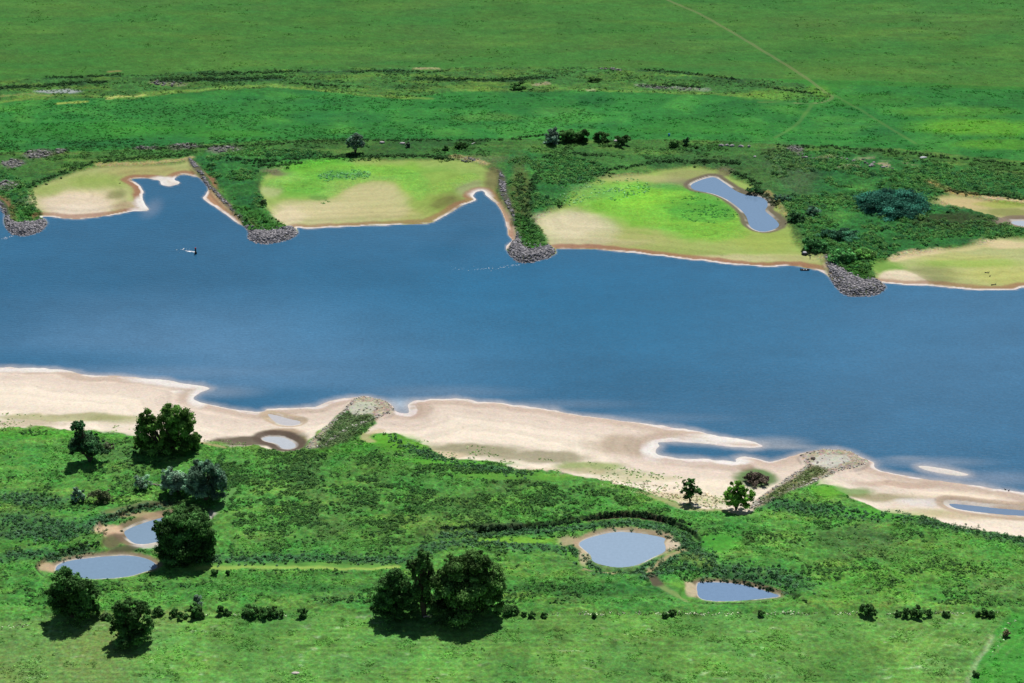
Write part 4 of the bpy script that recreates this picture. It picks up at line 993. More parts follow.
# far bank
plant("willow_tree", 355.5, 153, [(0, 11, 7.5, 6.5), (-4, 9, 5.5, 5), (4, 10, 5.5, 5.5), (0, 15, 6, 4)], (.13, .21, .15), "solitary round silver willow on the far flood bank above the green beach", "tree", None, 150, leaf=.45, trunk=.4, dens=2.0)
for k, (px, py, lobes, tint, lab) in enumerate([
    (552, 143, [(0, 8, 6.5, 6), (0, 4, 7, 4)], (.12, .19, .14), "tallest grey topped shrub at the left end of the far row"),
    (573, 141, [(-8, 5.5, 7, 5.5), (0, 5.5, 7.5, 5.5), (8, 5.5, 7, 5.5)], GD, "long dark block of shrub right of the tallest grey topped one"),
    (601, 142, [(0, 5, 6.5, 5)], GD, "round dark shrub in the gap right of the long dark block"),
    (622.5, 145, [(0, 4.4, 6.5, 4.4)], GD, "oval dark shrub right of the round one, beside pale stones"),
    (674, 146, [(0, 3, 4.6, 3.6)], GD, "dark shrub below the blue barrel on the far bank"),
    (686, 145, [(0, 3, 2.6, 3.8)], GDB, "narrow upright shrub right of the blue barrel"),
    (697, 148.5, [(0, 1.2, 1.8, 1.3)], GD, "tiny dark bush right of the narrow upright shrub"),
    (518, 89, [(0, 3, 6, 3)], GD, "dark oval bush in the ditch strip under the upper field"),
    (461, 147, [(-1, 2.4, 4.6, 2.4), (4, 2, 2.5, 1.8)], GD, "wide low bush left of the bleached log on the far bank"),
    (446, 150, [(0, 1.8, 2.6, 2)], GD, "small round bush left of the wide low one on the far bank"),
    (408, 147, [(0, 2, 2, 2.2)], (.06, .09, .06), "small grey bush near the two pale boulders"),
    (594, 81.5, [(0, 1.8, 6, 1.8)], GD, "dark sunken bush in the hollow right of the ditch strip's oval bush"),
    (610, 146.5, [(0, .8, 1.6, .9)], GD, "tiny dark tuft between the round and the oval shrub"),
    ]):
    plant("shrub", px, py, [(a * 1.05, b * 1.0, c * 1.12, d * 1.15) for a, b, c, d in lobes], tint, lab, "shrub", FG, 200 + k, leaf=.45, dens=2.2, sub=22)
plant("willow_thicket", 893, 206, [(0, 3, 30, 9, 0), (-16, 1.5, 18, 7, 2), (15, 1.5, 20, 7, -2), (4, 5, 22, 8, 4), (-4, 0, 26, 6, -10), (10, 0, 22, 6, -10)], (.030, .120, .082), "broad domed blue-green willow thicket in the green right of the lagoon", "thicket", None, 230, leaf=.5, sub=70)
for k, (px, py, lobes, tint, lab) in enumerate([
    (818, 250, [(-8, 8, 9, 8), (2, 6, 10, 7), (-3, 3, 12, 5)], (.05, .15, .05), "dark dense bush behind the angler's dome tent"),
    (843, 262, [(-6, 10, 9, 7), (4, 8, 9, 8), (0, 4, 13, 6)], (.07, .19, .06), "large round bush at the root of the fourth far groyne"),
    (862, 258, [(-4, 7, 9, 7), (6, 5, 9, 6)], (.09, .19, .05), "yellowish bush at the right root of the fourth far groyne"),
    (838, 238, [(-8, 5, 13, 6), (8, 6, 14, 6)], (.04, .12, .065), "long blue-black bush above the large round bush"),
    (797, 222, [(-4, 7, 7, 8), (3, 3, 7, 6)], (.04, .105, .04), "upright leafy bush right of the lower end of the lagoon"),
    (783, 200, [(-4, 3, 6, 5), (3, 2, 5, 4)], (.08, .16, .10), "grey-green bush right of the middle of the lagoon"),
    (812, 215, [(0, 4, 9, 6)], (.07, .14, .09), "hazy grey bush inland of the upright leafy bush"),
    (757, 192, [(-5, 3, 7, 3.4), (4, 1.5, 6, 3)], (.045, .13, .045), "dark bush above the waist of the lagoon"),
    (559, 205, [(0, 3, 3.4, 3.4)], GD, "small black round bush left of the bright green beach"),
    (264, 205, [(0, 4, 4, 5)], (.07, .12, .05), "dull olive bush on the right edge of the second far groyne"),
    ]):
    plant("shrub", px, py, [(a, b * .7, c * .95, d * .72) for a, b, c, d in lobes], tint, lab, "shrub", "bushes by the far groynes", 240 + k, leaf=.45)

# ------------------------------------------------------------------ uncountable growth
def pix_samples(pts, n, z=1.2, seed=1):
    """random points of an outline on the ground"""
    r = np.random.default_rng(seed)
    w = wpoly(pts, z, True, 2)
    lo, hi = w.min(0), w.max(0)
    out = []
    while sum(len(o) for o in out) < n:
        a = r.uniform(lo, hi, size=(max(n, 2000), 2)).astype(np.float32)
        out.append(a[inside(w, a[:, 0], a[:, 1])])
    return np.concatenate(out)[:n]

def near_line(pts, width, step, z=1.2, seed=1):
    r = np.random.default_rng(seed)
    l = wpoly(pts, z, False, 4)
    out = []
    for a, b in zip(l[:-1], l[1:]):
        L = np.linalg.norm(b - a); k = max(1, int(L / step))
        t = r.random(k)[:, None]
        out.append(a + (b - a) * t + r.normal(size=(k, 2)) * width)
    return np.concatenate(out).astype(np.float32)

GMIX = 0.65
def growth(name, pts, rad, hrat, nleaf, leaf, tints, label, seed, dens_noise=None, minland=1.0, gcol=None, rmin=None):
    r = np.random.default_rng(seed)
    x, y = pts[:, 0], pts[:, 1]
    if dens_noise is not None:
        s, thr = dens_noise
        v = fbm(x * .7, y, s, 3, seed) + .5 * fbm(x, y, s * .4, 2, seed + 5)
        k = v > thr; x, y = x[k], y[k]
    # keep off the water
    rr = np.interp(y, YRr, np.arange(NR)[::-1]).astype(int)
    uu = np.interp(x / ((y * ct + CAMZ * st) * (512 / FPX)), UC, np.arange(NC)).astype(int)
    ln = land.reshape(NR, NC)[np.clip(rr, 0, NR - 1), np.clip(uu, 0, NC - 1)]
    k = ln > minland
    if rmin is not None:
        k &= rough.reshape(NR, NC)[np.clip(rr, 0, NR - 1), np.clip(uu, 0, NC - 1)] > rmin
    x, y = x[k], y[k]
    n = len(x)
    zz = zat(x, y)
    ii = np.clip(rr, 0, NR - 1)[k] * NC + np.clip(uu, 0, NC - 1)[k]
    gc = col[ii]
    R0 = rad * (0.55 + 0.9 * r.random(n))
    c = np.stack([x, y, zz], -1)
    R = np.stack([R0, R0, R0 * hrat * (0.7 + .6 * r.random(n))], -1)
    T = np.array(tints, np.float32)[r.integers(0, len(tints), n)] * (1.0 + 0.9 * r.random((n, 1)))
    gm = GMIX if gcol is None else gcol
    T = T * (1 - gm) + gm * gc * (1.1 + 1.5 * r.random((n, 1)))
    cnt = np.full(n, nleaf)
    v, f, t = leaf_cloud(c, R, cnt, leaf, T, upbias=1.1, flat_bottom=True, seed=seed, shell=.35)
    o = mesh_np(name, v, f, M_HERB, False, cols=t)
    tag(o, label, "vegetation", kind="stuff")
    print(name, n, len(f))
    return o

near_rough = EDGE[2:-2] + [(1040, 560), (1040, 606), (900, 606), (700, 604), (520, 606), (330, 604), (200, 603), (0, 606)]
HG = [(0.045, 0.125, 0.036), (0.07, 0.155, 0.042), (0.022, 0.066, 0.030), (0.095, 0.19, 0.055)]
a = pix_samples(near_rough, 26000, seed=301)
growth("tall_herbs", a, 0.7, 0.75, 13, 0.32, HG, "dark tussocks of tall herbs dotted over the near meadow", 302, (12, 0.24), 3.0, .2, .15)
a = pix_samples([(220, 455), (330, 455), (480, 470), (640, 500), (700, 520), (640, 515), (500, 528), (430, 545), (250, 555), (215, 520)], 15000, seed=303)
growth("dense_herbs", a, 0.72, 0.8, 13, 0.32, HG, "thick dark herb beds between the long beach and the middle pond", 304, (8, 0.17), 3.0, .2, .15)
belts_old = [([(440, 538), (480, 534), (520, 531), (560, 529), (600, 524.5), (640, 523.5), (665, 529)], 1.6), ([(672, 530), (688, 545), (700, 557), (708, 568), (740, 574), (780, 579), (805, 590)], 3.2),
         ([(420, 552), (450, 547), (480, 545), (520, 549), (560, 548), (580, 555), (592, 568), (605, 575)], 2.2), ([(0, 523), (40, 527), (80, 533), (95, 530)], 3.5), ([(95, 525), (130, 512), (165, 504)], 1.5),
         ([(0, 560), (30, 556), (60, 556), (90, 550)], 2.0), ([(0, 535), (30, 537), (60, 536)], 2.5), ([(200, 563), (260, 562), (320, 560), (380, 562), (410, 563)], 1.8), ([(60, 505), (20, 500), (0, 498)], 3),
         ([(618, 575), (640, 571), (655, 560)], 1.3), ([(655, 570), (668, 562), (680, 556)], 1.3), ([(640, 580), (660, 575), (690, 570)], 1.2), ([(370, 440), (410, 452), (440, 462), (480, 470)], 2.0), ([(770, 505), (800, 510), (840, 515), (880, 520)], 3.0), ([(890, 516), (930, 524), (980, 534), (1024, 545)], 2.2)]
pts = np.concatenate([near_line(l, w, 0.34 / max(1, w * .55), seed=310 + i) for i, (l, w) in enumerate(BELTS)])
growth("reed_belt", pts, 0.75, 1.0, 14, 0.34, [(.075, .16, .085), (.06, .14, .065), (.10, .19, .11), (.03, .075, .035)], "grey-green reed and nettle belts curving round the near ponds", 330, None, .8, .15)
pts = np.concatenate([near_line(l, w, st_, seed=340 + i) for i, (l, w, st_) in enumerate([
    ([(440, 530), (480, 529.5), (520, 528), (560, 524), (590, 518.5), (615, 515.8), (640, 516), (665, 520), (690, 527)], .45, .35), ([(700, 581), (725, 580.5), (750, 583), (775, 590)], .7, .3), ([(60, 553), (85, 547), (100, 545)], .7, .4)])])
growth("bank_herbs", pts, 0.8, 1.2, 14, 0.34, [(.018, .045, .018)], "blackish fringe of herbs on the cut banks of the near ponds", 344, None, .5, 0.0)
# far thickets
for i, (poly, n, rad, thr, lab) in enumerate([
    (THICK_R, 7000, 1.6, -0.05, "dense green scrub covering the ground right of the lagoon"),
    (THICK_2, 2300, 1.3, -0.0, "scrub running down to the second far groyne"),
    (THICK_3, 2000, 1.3, -0.0, "scrub running down to the third far groyne"),
    (THICK_1, 650, 1.5, -0.1, "scrub behind the first far groyne")]):
    a = pix_samples(poly, n, seed=350 + i)
    growth("scrub", a, rad, 0.65, 28, 0.45, [(.07, .21, .055), (.11, .25, .065), (.045, .14, .06), (.15, .27, .08)], lab, 360 + i, (22, thr), 2.0, .35)
for i, g in enumerate(GREENHEAD):
    a = pix_samples(g, [90, 150, 130, 110][i], seed=440 + i)
    growth("scrub", a, 1.1, 0.7, 26, 0.45, [(.05, .14, .03), (.08, .18, .04), (.04, .11, .035)], "leafy growth inside the stone rim of the " + ["first", "second", "third", "fourth"][i] + " far groyne", 445 + i, None, .5, .5)
lines = [([(100, 164), (120, 161), (150, 159), (190, 156)], 1.4, .5), ([(60, 174), (80, 168), (95, 164)], 1.4, .6), ([(30, 188), (45, 181), (60, 175)], 1.6, .7), ([(230, 160), (260, 163), (290, 160), (330, 158), (375, 157), (420, 157), (452, 158.5)], 1.7, .4), ([(255, 166), (275, 167), (300, 164)], 1.8, .4),
         ([(540, 160), (570, 155), (600, 157)], 1.6, .6), ([(600, 172), (630, 168), (660, 163), (700, 163), (740, 163)], 1.5, .6), ([(690, 163), (715, 164), (740, 163)], 1.8, .35), ([(600, 176), (612, 174)], 2, .5), ([(935, 190), (965, 194), (1000, 197), (1040, 203)], 1.3, .4), ([(730, 172), (748, 180), (760, 190), (770, 198), (776, 206)], 1.5, .5),
         ([(520, 175), (524, 200), (528, 225), (535, 240)], 2, .6), ([(540, 172), (530, 190), (540, 205)], 1.5, .6),
         ([(0, 88), (30, 87), (60, 85), (90, 82), (105, 82)], 1.7, .28), ([(45, 78), (75, 77.5), (120, 75)], 1.2, .6), ([(155, 81), (200, 80), (240, 80), (280, 78)], 2.4, .3), ([(200, 75), (260, 73), (300, 72)], 1.4, .6), ([(415, 79), (450, 80), (490, 80.5), (530, 79)], 1.4, .4), ([(512, 81), (535, 79), (552, 78)], 1.6, .35), ([(640, 86), (670, 86), (700, 88)], 1.4, .6), ([(640, 70), (690, 74), (740, 81)], 1.2, 1.0), ([(770, 88), (800, 93), (815, 94)], 1.2, .8), ([(300, 142), (375, 141), (450, 141), (520, 140.5)], 1.0, 1.0), ([(520, 138), (545, 136)], .8, .5), ([(780, 147), (860, 150), (940, 158), (1024, 166)], 1.6, .8), ([(130, 150), (170, 149), (250, 147), (300, 143)], 1.3, .8), ([(290, 84), (330, 86), (350, 89)], 1.2, .7), ([(350, 73), (400, 72), (440, 73)], 1.2, 1.0)]
pts = np.concatenate([near_line(l, w, s_, seed=370 + i) for i, (l, w, s_) in enumerate(lines)])
growth("ditch_growth", pts, 1.15, 0.8, 16, 0.5, [(.026, .068, .024), (.02, .052, .022), (.036, .088, .03)], "dark hedgy growth tracing the ditches and banks on the far side", 400, None, 1.0, .25)
a = pix_samples([(0, 140), (500, 140), (760, 144), (1024, 166), (1024, 178), (760, 158), (600, 164), (300, 160), (180, 158), (0, 172)], 5000, seed=405)
growth("bank_scrub", a, 1.3, 0.5, 12, 0.5, [(.045, .105, .035), (.07, .125, .04), (.04, .08, .04)], "scattered low scrub on the far flood bank", 406, (20, .12), 2.0)
a = pix_samples(stripA[1:-1], 6500, z=1.4, seed=409)
growth("ditch_meadow", a, 1.1, 0.45, 9, 0.5, [(.08, .19, .05), (.13, .23, .06), (.04, .10, .04), (.05, .12, .05)], "rough yellowish growth of the ditch strip between the far fields", 410, (12, .0), 2.0, .35)
a = pix_samples([(0, 105), (300, 95), (480, 98), (560, 100), (560, 136), (0, 148)], 5200, seed=407)
growth("meadow_tufts", a, 0.9, 0.35, 7, 0.5, [(.03, .11, .035), (.06, .17, .045), (.09, .2, .08)], "coarse tufts in the far middle meadow", 408, (30, .1), 2.0)
a = pix_samples([(-10, 624), (40, 617), (200, 613), (520, 614), (1000, 613), (1034, 620), (1034, 695), (-10, 695)], 42000, z=1.7, seed=430)
growth("meadow_grass", a, 0.5, 0.45, 5, 0.26, [(.10, .26, .06), (.16, .30, .09), (.05, .16, .04), (.24, .34, .16)], "short tufted grass of the near field", 431, (5, 0.3), 2.0, 1.0, .05)
a = pix_samples([(-10, 150), (200, 143), (500, 138), (780, 143), (1034, 160), (1034, 92), (850, 88), (780, 103), (560, 94), (330, 95), (130, 100), (-10, 105)], 34000, z=1.7, seed=432)
growth("field_grass", a, 0.95, 0.35, 4, 0.5, [(.05, .20, .05), (.09, .24, .06), (.025, .11, .035)], "lush tufted grass of the far middle field", 433, (6, .32), 2.0, 1.0, .05)
a = pix_samples([(-10, 78), (200, 71), (600, 68), (800, 78), (1034, 86), (1034, -12), (-10, -12)], 30000, z=1.7, seed=434)
growth("field_grass", a, 1.2, 0.2, 3, 0.62, [(.06, .15, .035), (.09, .16, .04), (.035, .10, .03)], "short dull grass of the far upper field", 435, (9, .45), 2.0, 1.0, .03)
a = pix_samples(near_rough, 40000, seed=436)
growth("herb_layer", a, 0.6, 0.5, 5, 0.3, [(.07, .20, .04), (.10, .25, .05), (.045, .13, .035)], "mixed green herbs between the tussocks of the near meadow", 437, (7, 0.0), 2.5, 1.0, .15)
for i_, (poly, n_, tl) in enumerate([([(318, 176), (330, 171), (352, 169.5), (370, 172), (366, 179), (345, 181), (325, 181)], 330, [(.10, .24, .12), (.06, .18, .07), (.16, .28, .16)]),
        ([(558, 186), (590, 178), (628, 178), (655, 185), (640, 196), (600, 204), (565, 206)], 700, [(.10, .26, .08), (.20, .34, .20), (.06, .19, .06)]),
        ([(668, 190), (700, 192), (730, 206), (738, 222), (700, 224), (672, 210)], 500, [(.08, .24, .05), (.05, .17, .05)]),
        ([(300, 196), (330, 199), (325, 204), (312, 200)], 60, [(.08, .2, .06)])]):
    a = pix_samples(poly, n_, z=.9, seed=450 + i_); tl = [tuple(min(.5, 1.5 * q_) for q_ in t_) for t_ in tl]
    growth("beach_plants", a, .75, .4, 9, .42, tl, "low plants on the " + ["second far beach, grey-green cluster", "third far beach, left upper part", "third far beach, beside the lagoon", "second far beach, small streak in the sand", "right far beach, scattered"][i_], 460 + i_, (7, 0.0), 1.5, .3)
a = pix_samples([(0, 412), (60, 418), (200, 436), (300, 448), (430, 440), (560, 458), (700, 480), (760, 505), (700, 515), (560, 480), (430, 462), (300, 455), (200, 446), (0, 434)], 2600, z=1.0, seed=470)
growth("sand_tufts", a, .5, .35, 6, .3, [(.22, .34, .12), (.34, .42, .22), (.14, .26, .08)], "sparse tufts where the near meadow thins out into the sand", 471, (9, 0.15), 4.0, .0)
# white flowering line on the field edge
pts = np.concatenate([near_line([(500, 615.5), (560, 614.6), (700, 614.2), (780, 614.2), (860, 614)], .45, .32, 1.7, 411), near_line([(885, 614), (950, 613.5), (975, 613.6), (1000, 614), (1010, 616)], .4, .28, 1.7, 412), near_line([(0, 628), (12, 627), (30, 625)], .6, .3, 1.7, 413), near_line([(205, 616), (245, 616), (300, 616)], .5, .6, 1.7, 414), near_line([(1012, 618), (1006, 628), (1000, 640), (992, 655)], .8, .7, 1.7, 415)])
growth("flowering_weeds", pts, 0.42, 0.9, 7, 0.2, [(.5, .55, .38), (.62, .65, .5), (.1, .16, .06), (.12, .2, .07)], "thin white flecked line of flowering weeds along the near field edge", 416, (6, -.25), 1.0, 0.0)
# small tufts on the near groyne backs and sand edges
a = np.concatenate([pix_samples([(318, 446), (332, 427), (346, 413), (362, 416), (376, 417), (366, 430), (350, 440), (330, 450)], 420, seed=420), pix_samples([(760, 503), (790, 482), (812, 467), (828, 470), (818, 480), (796, 491), (776, 502)], 330, seed=421), pix_samples([(600, 480), (700, 490), (740, 510), (650, 500)], 160, seed=422), pix_samples([(350, 410), (374, 404), (378, 410), (360, 416)], 14, seed=423)])
growth("groyne_tufts", a, 0.6, 0.8, 12, 0.28, [(.05, .09, .035), (.075, .11, .05), (.03, .055, .025)], "sparse tufts growing between the stones of the near groynes", 424, None, .5)

# ------------------------------------------------------------------ stones
ICO = None
def rocks(pts, size, tints, seed, sink=0.25, flat=.7):
    """irregular blocks; returns verts, faces, cols"""
    global ICO
    if ICO is None:
        bm = bmesh.new(); bmesh.ops.create_icosphere(bm, subdivisions=1, radius=1.0)
        ICO = (np.array([v.co[:] for v in bm.verts], np.float32), np.array([[v.index for v in f.verts] for f in bm.faces], np.int32)); bm.free()
    r = np.random.default_rng(seed)
    V0, F0 = ICO; n = len(pts); nv = len(V0)
    s = size * (0.5 + 1.0 * r.random(n) ** 1.5)
    sc_ = s[:, None] * np.stack([0.8 + .6 * r.random(n), .8 + .6 * r.random(n), flat * (.6 + .6 * r.random(n))], -1)
    v = V0[None] * (0.75 + .5 * r.random((n, nv, 1))) * sc_[:, None, :]
    a = r.random(n) * 6.28; ca, sa = np.cos(a)[:, None], np.sin(a)[:, None]
    x = v[..., 0] * ca - v[..., 1] * sa; y = v[..., 0] * sa + v[..., 1] * ca
    zz = zat(pts[:, 0], pts[:, 1])
    v = np.stack([x + pts[:, 0, None], y + pts[:, 1, None], v[..., 2] + (zz + s * (flat * .6 - sink))[:, None]], -1)
    f = F0[None] + (np.arange(n) * nv)[:, None, None]
    t = np.array(tints, np.float32)[r.integers(0, len(tints), n)] * (.7 + .6 * r.random((n, 1)))
    return v.reshape(-1, 3), f.reshape(-1, 3).astype(np.int32), np.repeat(t, nv, 0)

GRAYS = [(.20, .195, .215), (.26, .25, .265), (.12, .12, .135), (.38, .36, .37)]
PALES = [(.44, .42, .38), (.34, .32, .28), (.54, .51, .46), (.22, .20, .17)]
GL_ = ["first far groyne at the left frame edge with grey rock head", "second far groyne, long stone line down to a hooked rock head", "third far groyne with dark rock head between green beaches", "fourth far groyne, short broad rock head below the large bushes",
       "left near groyne with round pale gravel head", "right near groyne with oval pale gravel head"]
NR_ = [2600, 5200, 4000, 2600, 1300, 1100]
HEAD = [217, 226, 236, 268, 0, 0]
for i, (kind, pts) in enumerate(GROYNE):
    a = pix_samples(pts, NR_[i], z=.8, seed=500 + i)
    if kind == "near":
        s = sdf(GS[i], a[:, 0], a[:, 1], 40)
        a = a[(s < 1.9) | (np.random.default_rng(i).random(len(a)) < .06)]
    if kind == "far":
        hy = P(512, HEAD[i])[1]
        nz = fbm(a[:, 0], a[:, 1], 4, 3, 560 + i)
        s = sdf(GS[i], a[:, 0], a[:, 1], 40)
        rr_ = np.random.default_rng(90 + i).random(len(a))
        a = a[(a[:, 1] < hy) & (nz > -.75) & (s > 1.2 * rr_) | (nz > -.15) & (rr_ < .55) & (s > .8)]
        gs_ = sdf(wpoly(GREENHEAD[i], .8), a[:, 0], a[:, 1], 30) + 1.2 * fbm(a[:, 0], a[:, 1], 3, 2, 570)
        a = a[(gs_ < 0) | (np.random.default_rng(i + 77).random(len(a)) < .07)]
    cen = a.mean(0); zc = float(zat(cen[0], cen[1])[0])
    root = empty("stone_groyne", (float(cen[0]), float(cen[1]), zc), GL_[i], "groyne", "stone groynes")
    v, f, t = rocks(a, .46 if kind == "far" else .33, GRAYS if kind == "far" else PALES, 520 + i)
    v = v - np.array([cen[0], cen[1], zc], np.float32)
    o = mesh_np("stone_armour", v, f, M_STONE, False, parent=root, cols=t); o["kind"] = "stuff"
# grey stony lines on the bank
a = np.concatenate([pix_samples([(cx - rx, cy), (cx, cy - ry), (cx + rx, cy), (cx, cy + ry)], int(rx * ry * 1.5) + 3, seed=540 + k) for k, (cx, cy, rx, ry) in enumerate(GREY[:-1])])
a = np.concatenate([a, near_line([(600, 69.5), (612, 70), (622, 71)], 1.2, .5, seed=551), near_line([(640, 87), (665, 89), (700, 90)], 1.3, .8, seed=552), near_line([(150, 84), (180, 85)], 2.0, .5, seed=553), near_line([(796, 157), (850, 162), (890, 170)], 2.5, 1.0, seed=554)])
v, f, t = rocks(a, .75, [(.20, .195, .19), (.29, .28, .27), (.13, .13, .13)], 545)
tag(mesh_np("stone_rubble", v, f, M_STONE, False, cols=t), "grey stone rubble strewn in patches along the far bank", "rubble", kind="stuff")

def block(px, py, w, d, h_, tint, label, seed, name="boulder", group=None, cat="boulder"):
    x, y, z0 = place(px, py)
    bm = bmesh.new(); bmesh.ops.create_icosphere(bm, subdivisions=2, radius=1.0)
    r = random.Random(seed)
    for v_ in bm.verts:
        k = r.uniform(.82, 1.12)
        v_.co = Vector((v_.co.x * w * k, v_.co.y * d * k, v_.co.z * h_ * k + h_ * .35))
    me = bpy.data.meshes.new(name); bm.to_mesh(me); bm.free()
    me.materials.append(mat_plain("boulder_stone", tint, .9, 2.0))
    o = bpy.data.objects.new(name, me); SC.collection.objects.link(o); o.location = (x, y, z0)
    return tag(o, label, cat, group)
block(382, 143, 1.9, 1.0, .8, (.42, .38, .40), "left one of two pale boulders right of the silver willow", 601, group="pale boulders on the far bank")
block(402.5, 144, 1.8, 1.0, .8, (.40, .38, .38), "right one of two pale boulders, beside the small grey bush", 602, group="pale boulders on the far bank")
block(923.5, 158, 2.2, 1.1, .8, (.62, .62, .66), "white boulder under the end of the faint right track", 603, group="pale boulders on the far bank")
block(616, 141.5, 1.5, 1.2, .9, (.45, .40, .40), "pinkish boulder between the round and oval far shrubs", 604, group="pale boulders on the far bank")
for k, (px, py, w) in enumerate([(721, 146, 1.9), (727, 146, 1.3), (732, 146.5, 1.6), (741, 147, 1.8), (749, 147, 1.0)]):
    block(px, py, w, .9, 1.0, (.42, .38, .40), "pale rock in the row right of the blue barrel, " + ["leftmost and largest", "second and small", "third and middle sized", "fourth, wide and set apart", "smallest at the right end"][k], 610 + k, group="row of pale rocks on the far bank")
block(295.5, 673.5, 1.5, .8, .45, (.55, .50, .44), "pale stone lying in a dark hollow of the bottom left field", 620)
block(813, 459, 1.0, .9, .7, (.12, .1, .08), "dark lump of rock on the sand left of the oval gravel head", 621)
block(755, 547 - 402 + 12, .9, .8, .6, (.5, .48, .48), "small white rock above the lagoon on the far bank", 622)

# bleached wood
def driftwood(px, py, L, ang, rad, label, seed, name="driftwood", mat=None, twigs=3, group=None):
    x, y, z0 = place(px, py)
    r = random.Random(seed)
    V = []; F = []
    def add(p, q_, a, b):
        m = [(p[i] + q_[i]) / 2 + r.uniform(-.12, .12) * L * .3 for i in range(3)]
        v, f = tube([p, m, q_], [a, (a + b) / 2, b], 6); o = len(V)
        V.extend(tuple(t) for t in v); F.extend(tuple(i + o for i in g) for g in f)
    dx, dy = math.cos(ang) * L / 2, math.sin(ang) * L / 2
    add((-dx, -dy, rad), (dx, dy, rad + .2), rad, rad * .5)
    for k in range(twigs):
        t = r.uniform(-.3, .9); s_ = r.uniform(.25, .5) * L; a2 = ang + r.choice((-1, 1)) * r.uniform(.4, 1.0)
        p = (dx * t, dy * t, rad)
        add(p, (p[0] + math.cos(a2) * s_, p[1] + math.sin(a2) * s_, rad + r.uniform(.2, .9)), rad * .5, rad * .15)
    o = mesh_np(name, V, F, mat or M_DEAD, True); o.location = (x, y, z0)
    return tag(o, label, "driftwood" if name == "driftwood" else "log", group)
driftwood(155, 485, 7.0, -.1, .28, "bleached fallen branches right of the small pale bush", 631, twigs=5)
driftwood(473, 144, 3.2, 1.0, .3, "short white fallen log right of the wide low far bush", 632, name="fallen_log", mat=mat_plain("birch_wood", (.6, .58, .58)), twigs=1)
driftwood(427.5, 617.5, 3.0, 0.1, .35, "pale broken log in the shade under the clump of three trees", 633, name="fallen_log", twigs=2)
MD = mat_plain("wet_wood", (.07, .065, .06), .8)
driftwood(987, 273, 2.4, -.3, .22, "upper dark branch stranded on the right far beach", 634, mat=MD, group="stranded branches on the right far beach")
driftwood(990, 276.4, 1.0, .6, .22, "tiny dark stick between the two larger stranded branches", 635, mat=MD, twigs=1, group="stranded branches on the right far beach")
driftwood(993.5, 285, 2.6, .2, .24, "lower dark branch stranded near the waterline of the right far beach", 636, mat=MD, group="stranded branches on the right far beach")
driftwood(120, 183.5, 1.2, .2, .2, "tiny dark stick on the first far beach", 637, mat=MD, twigs=1)

# ------------------------------------------------------------------ things people left
def lathe(prof, seg=16):
    V = []; F = []
    for r_, z_ in prof:
        for k in range(seg):
            a = 2 * math.pi * k / seg; V.append((r_ * math.cos(a), r_ * math.sin(a), z_))
    for i in range(len(prof) - 1):
        for k in range(seg):
            k2 = (k + 1) % seg; F.append((i * seg + k, i * seg + k2, (i + 1) * seg + k2, (i + 1) * seg + k))
    return V, F
BLACK = mat_plain("buoy_black", (.012, .012, .014), .5, 4)
RED = mat_plain("buoy_red", (.55, .05, .07), .5, 4)
x, y = P(195.8, 253.8)
root = empty("navigation_buoy", (x, y, 0), "slim black and red topped buoy with white wake in the river", "buoy")
V, F = lathe([(.01, -.5), (.62, -.5), (.66, .3), (.62, .8), (.40, 1.1), (.34, 2.6), (.40, 2.7), (.01, 2.7)]); mesh_np("float", V, F, BLACK, False, root)
V, F = lathe([(.01, 2.7), (.36, 2.7), (.42, 2.8), (.42, 3.35), (.01, 3.55)]); mesh_np("top_mark", V, F, RED, False, root)
# wake: foam lies on the water as torn flecks
FOAM = mat_plain("foam", (.8, .82, .84), .7, 2.0)
def foam(name, pts, label, seed, smin=.1, smax=.5):
    r = np.random.default_rng(seed); V = []; F = []
    for (px_, py_) in pts:
        s_ = r.uniform(smin, smax); k = 7; o = len(V)
        for q_ in range(k):
            a = 6.283 * q_ / k; rr = s_ * r.uniform(.5, 1.2)
            V.append((px_ + rr * 1.8 * math.cos(a), py_ + rr * math.sin(a), .03 + seed % 3 * .004 + r.uniform(0, .02)))
        F.append(tuple(range(o, o + k)))
    me = bpy.data.meshes.new(name); me.from_pydata(V, [], F); me.materials.append(FOAM)
    o = bpy.data.objects.new(name, me); SC.collection.objects.link(o)
    return tag(o, label, "foam", kind="stuff")
def flecks(line, n, spread0, spread1, seed):
    r = np.random.default_rng(seed); l = wpoly(line, 0, False, 6); out = []
    for k in range(n):
        t = r.random() ** 1.3; i = min(int(t * (len(l) - 1)), len(l) - 2); u = t * (len(l) - 1) - i
        p = l[i] * (1 - u) + l[i + 1] * u; s_ = spread0 + (spread1 - spread0) * t
        out.append((float(p[0] + r.normal() * s_), float(p[1] + r.normal() * s_)))
    return out
foam("wake_foam", flecks([(195, 252), (191, 251.4), (187, 250.9), (181, 249.8)], 42, .1, 1.5, 701) + flecks([(195, 252), (191, 251.5), (188, 251.2)], 60, .15, .5, 702), "white wake trailing left from the buoy", 703, .05, .26)
foam("current_foam", flecks([(18, 234.8), (10, 237), (4, 238.6)], 22, .2, .8, 704), "small white streak off the first far groyne", 705, .06, .22)
foam("current_foam", flecks([(520, 264.5), (505, 266.5), (490, 269), (470, 268.5), (455, 268.4)], 60, .3, 2.4, 706), "broken white streak left of the third far groyne", 707, .04, .17)

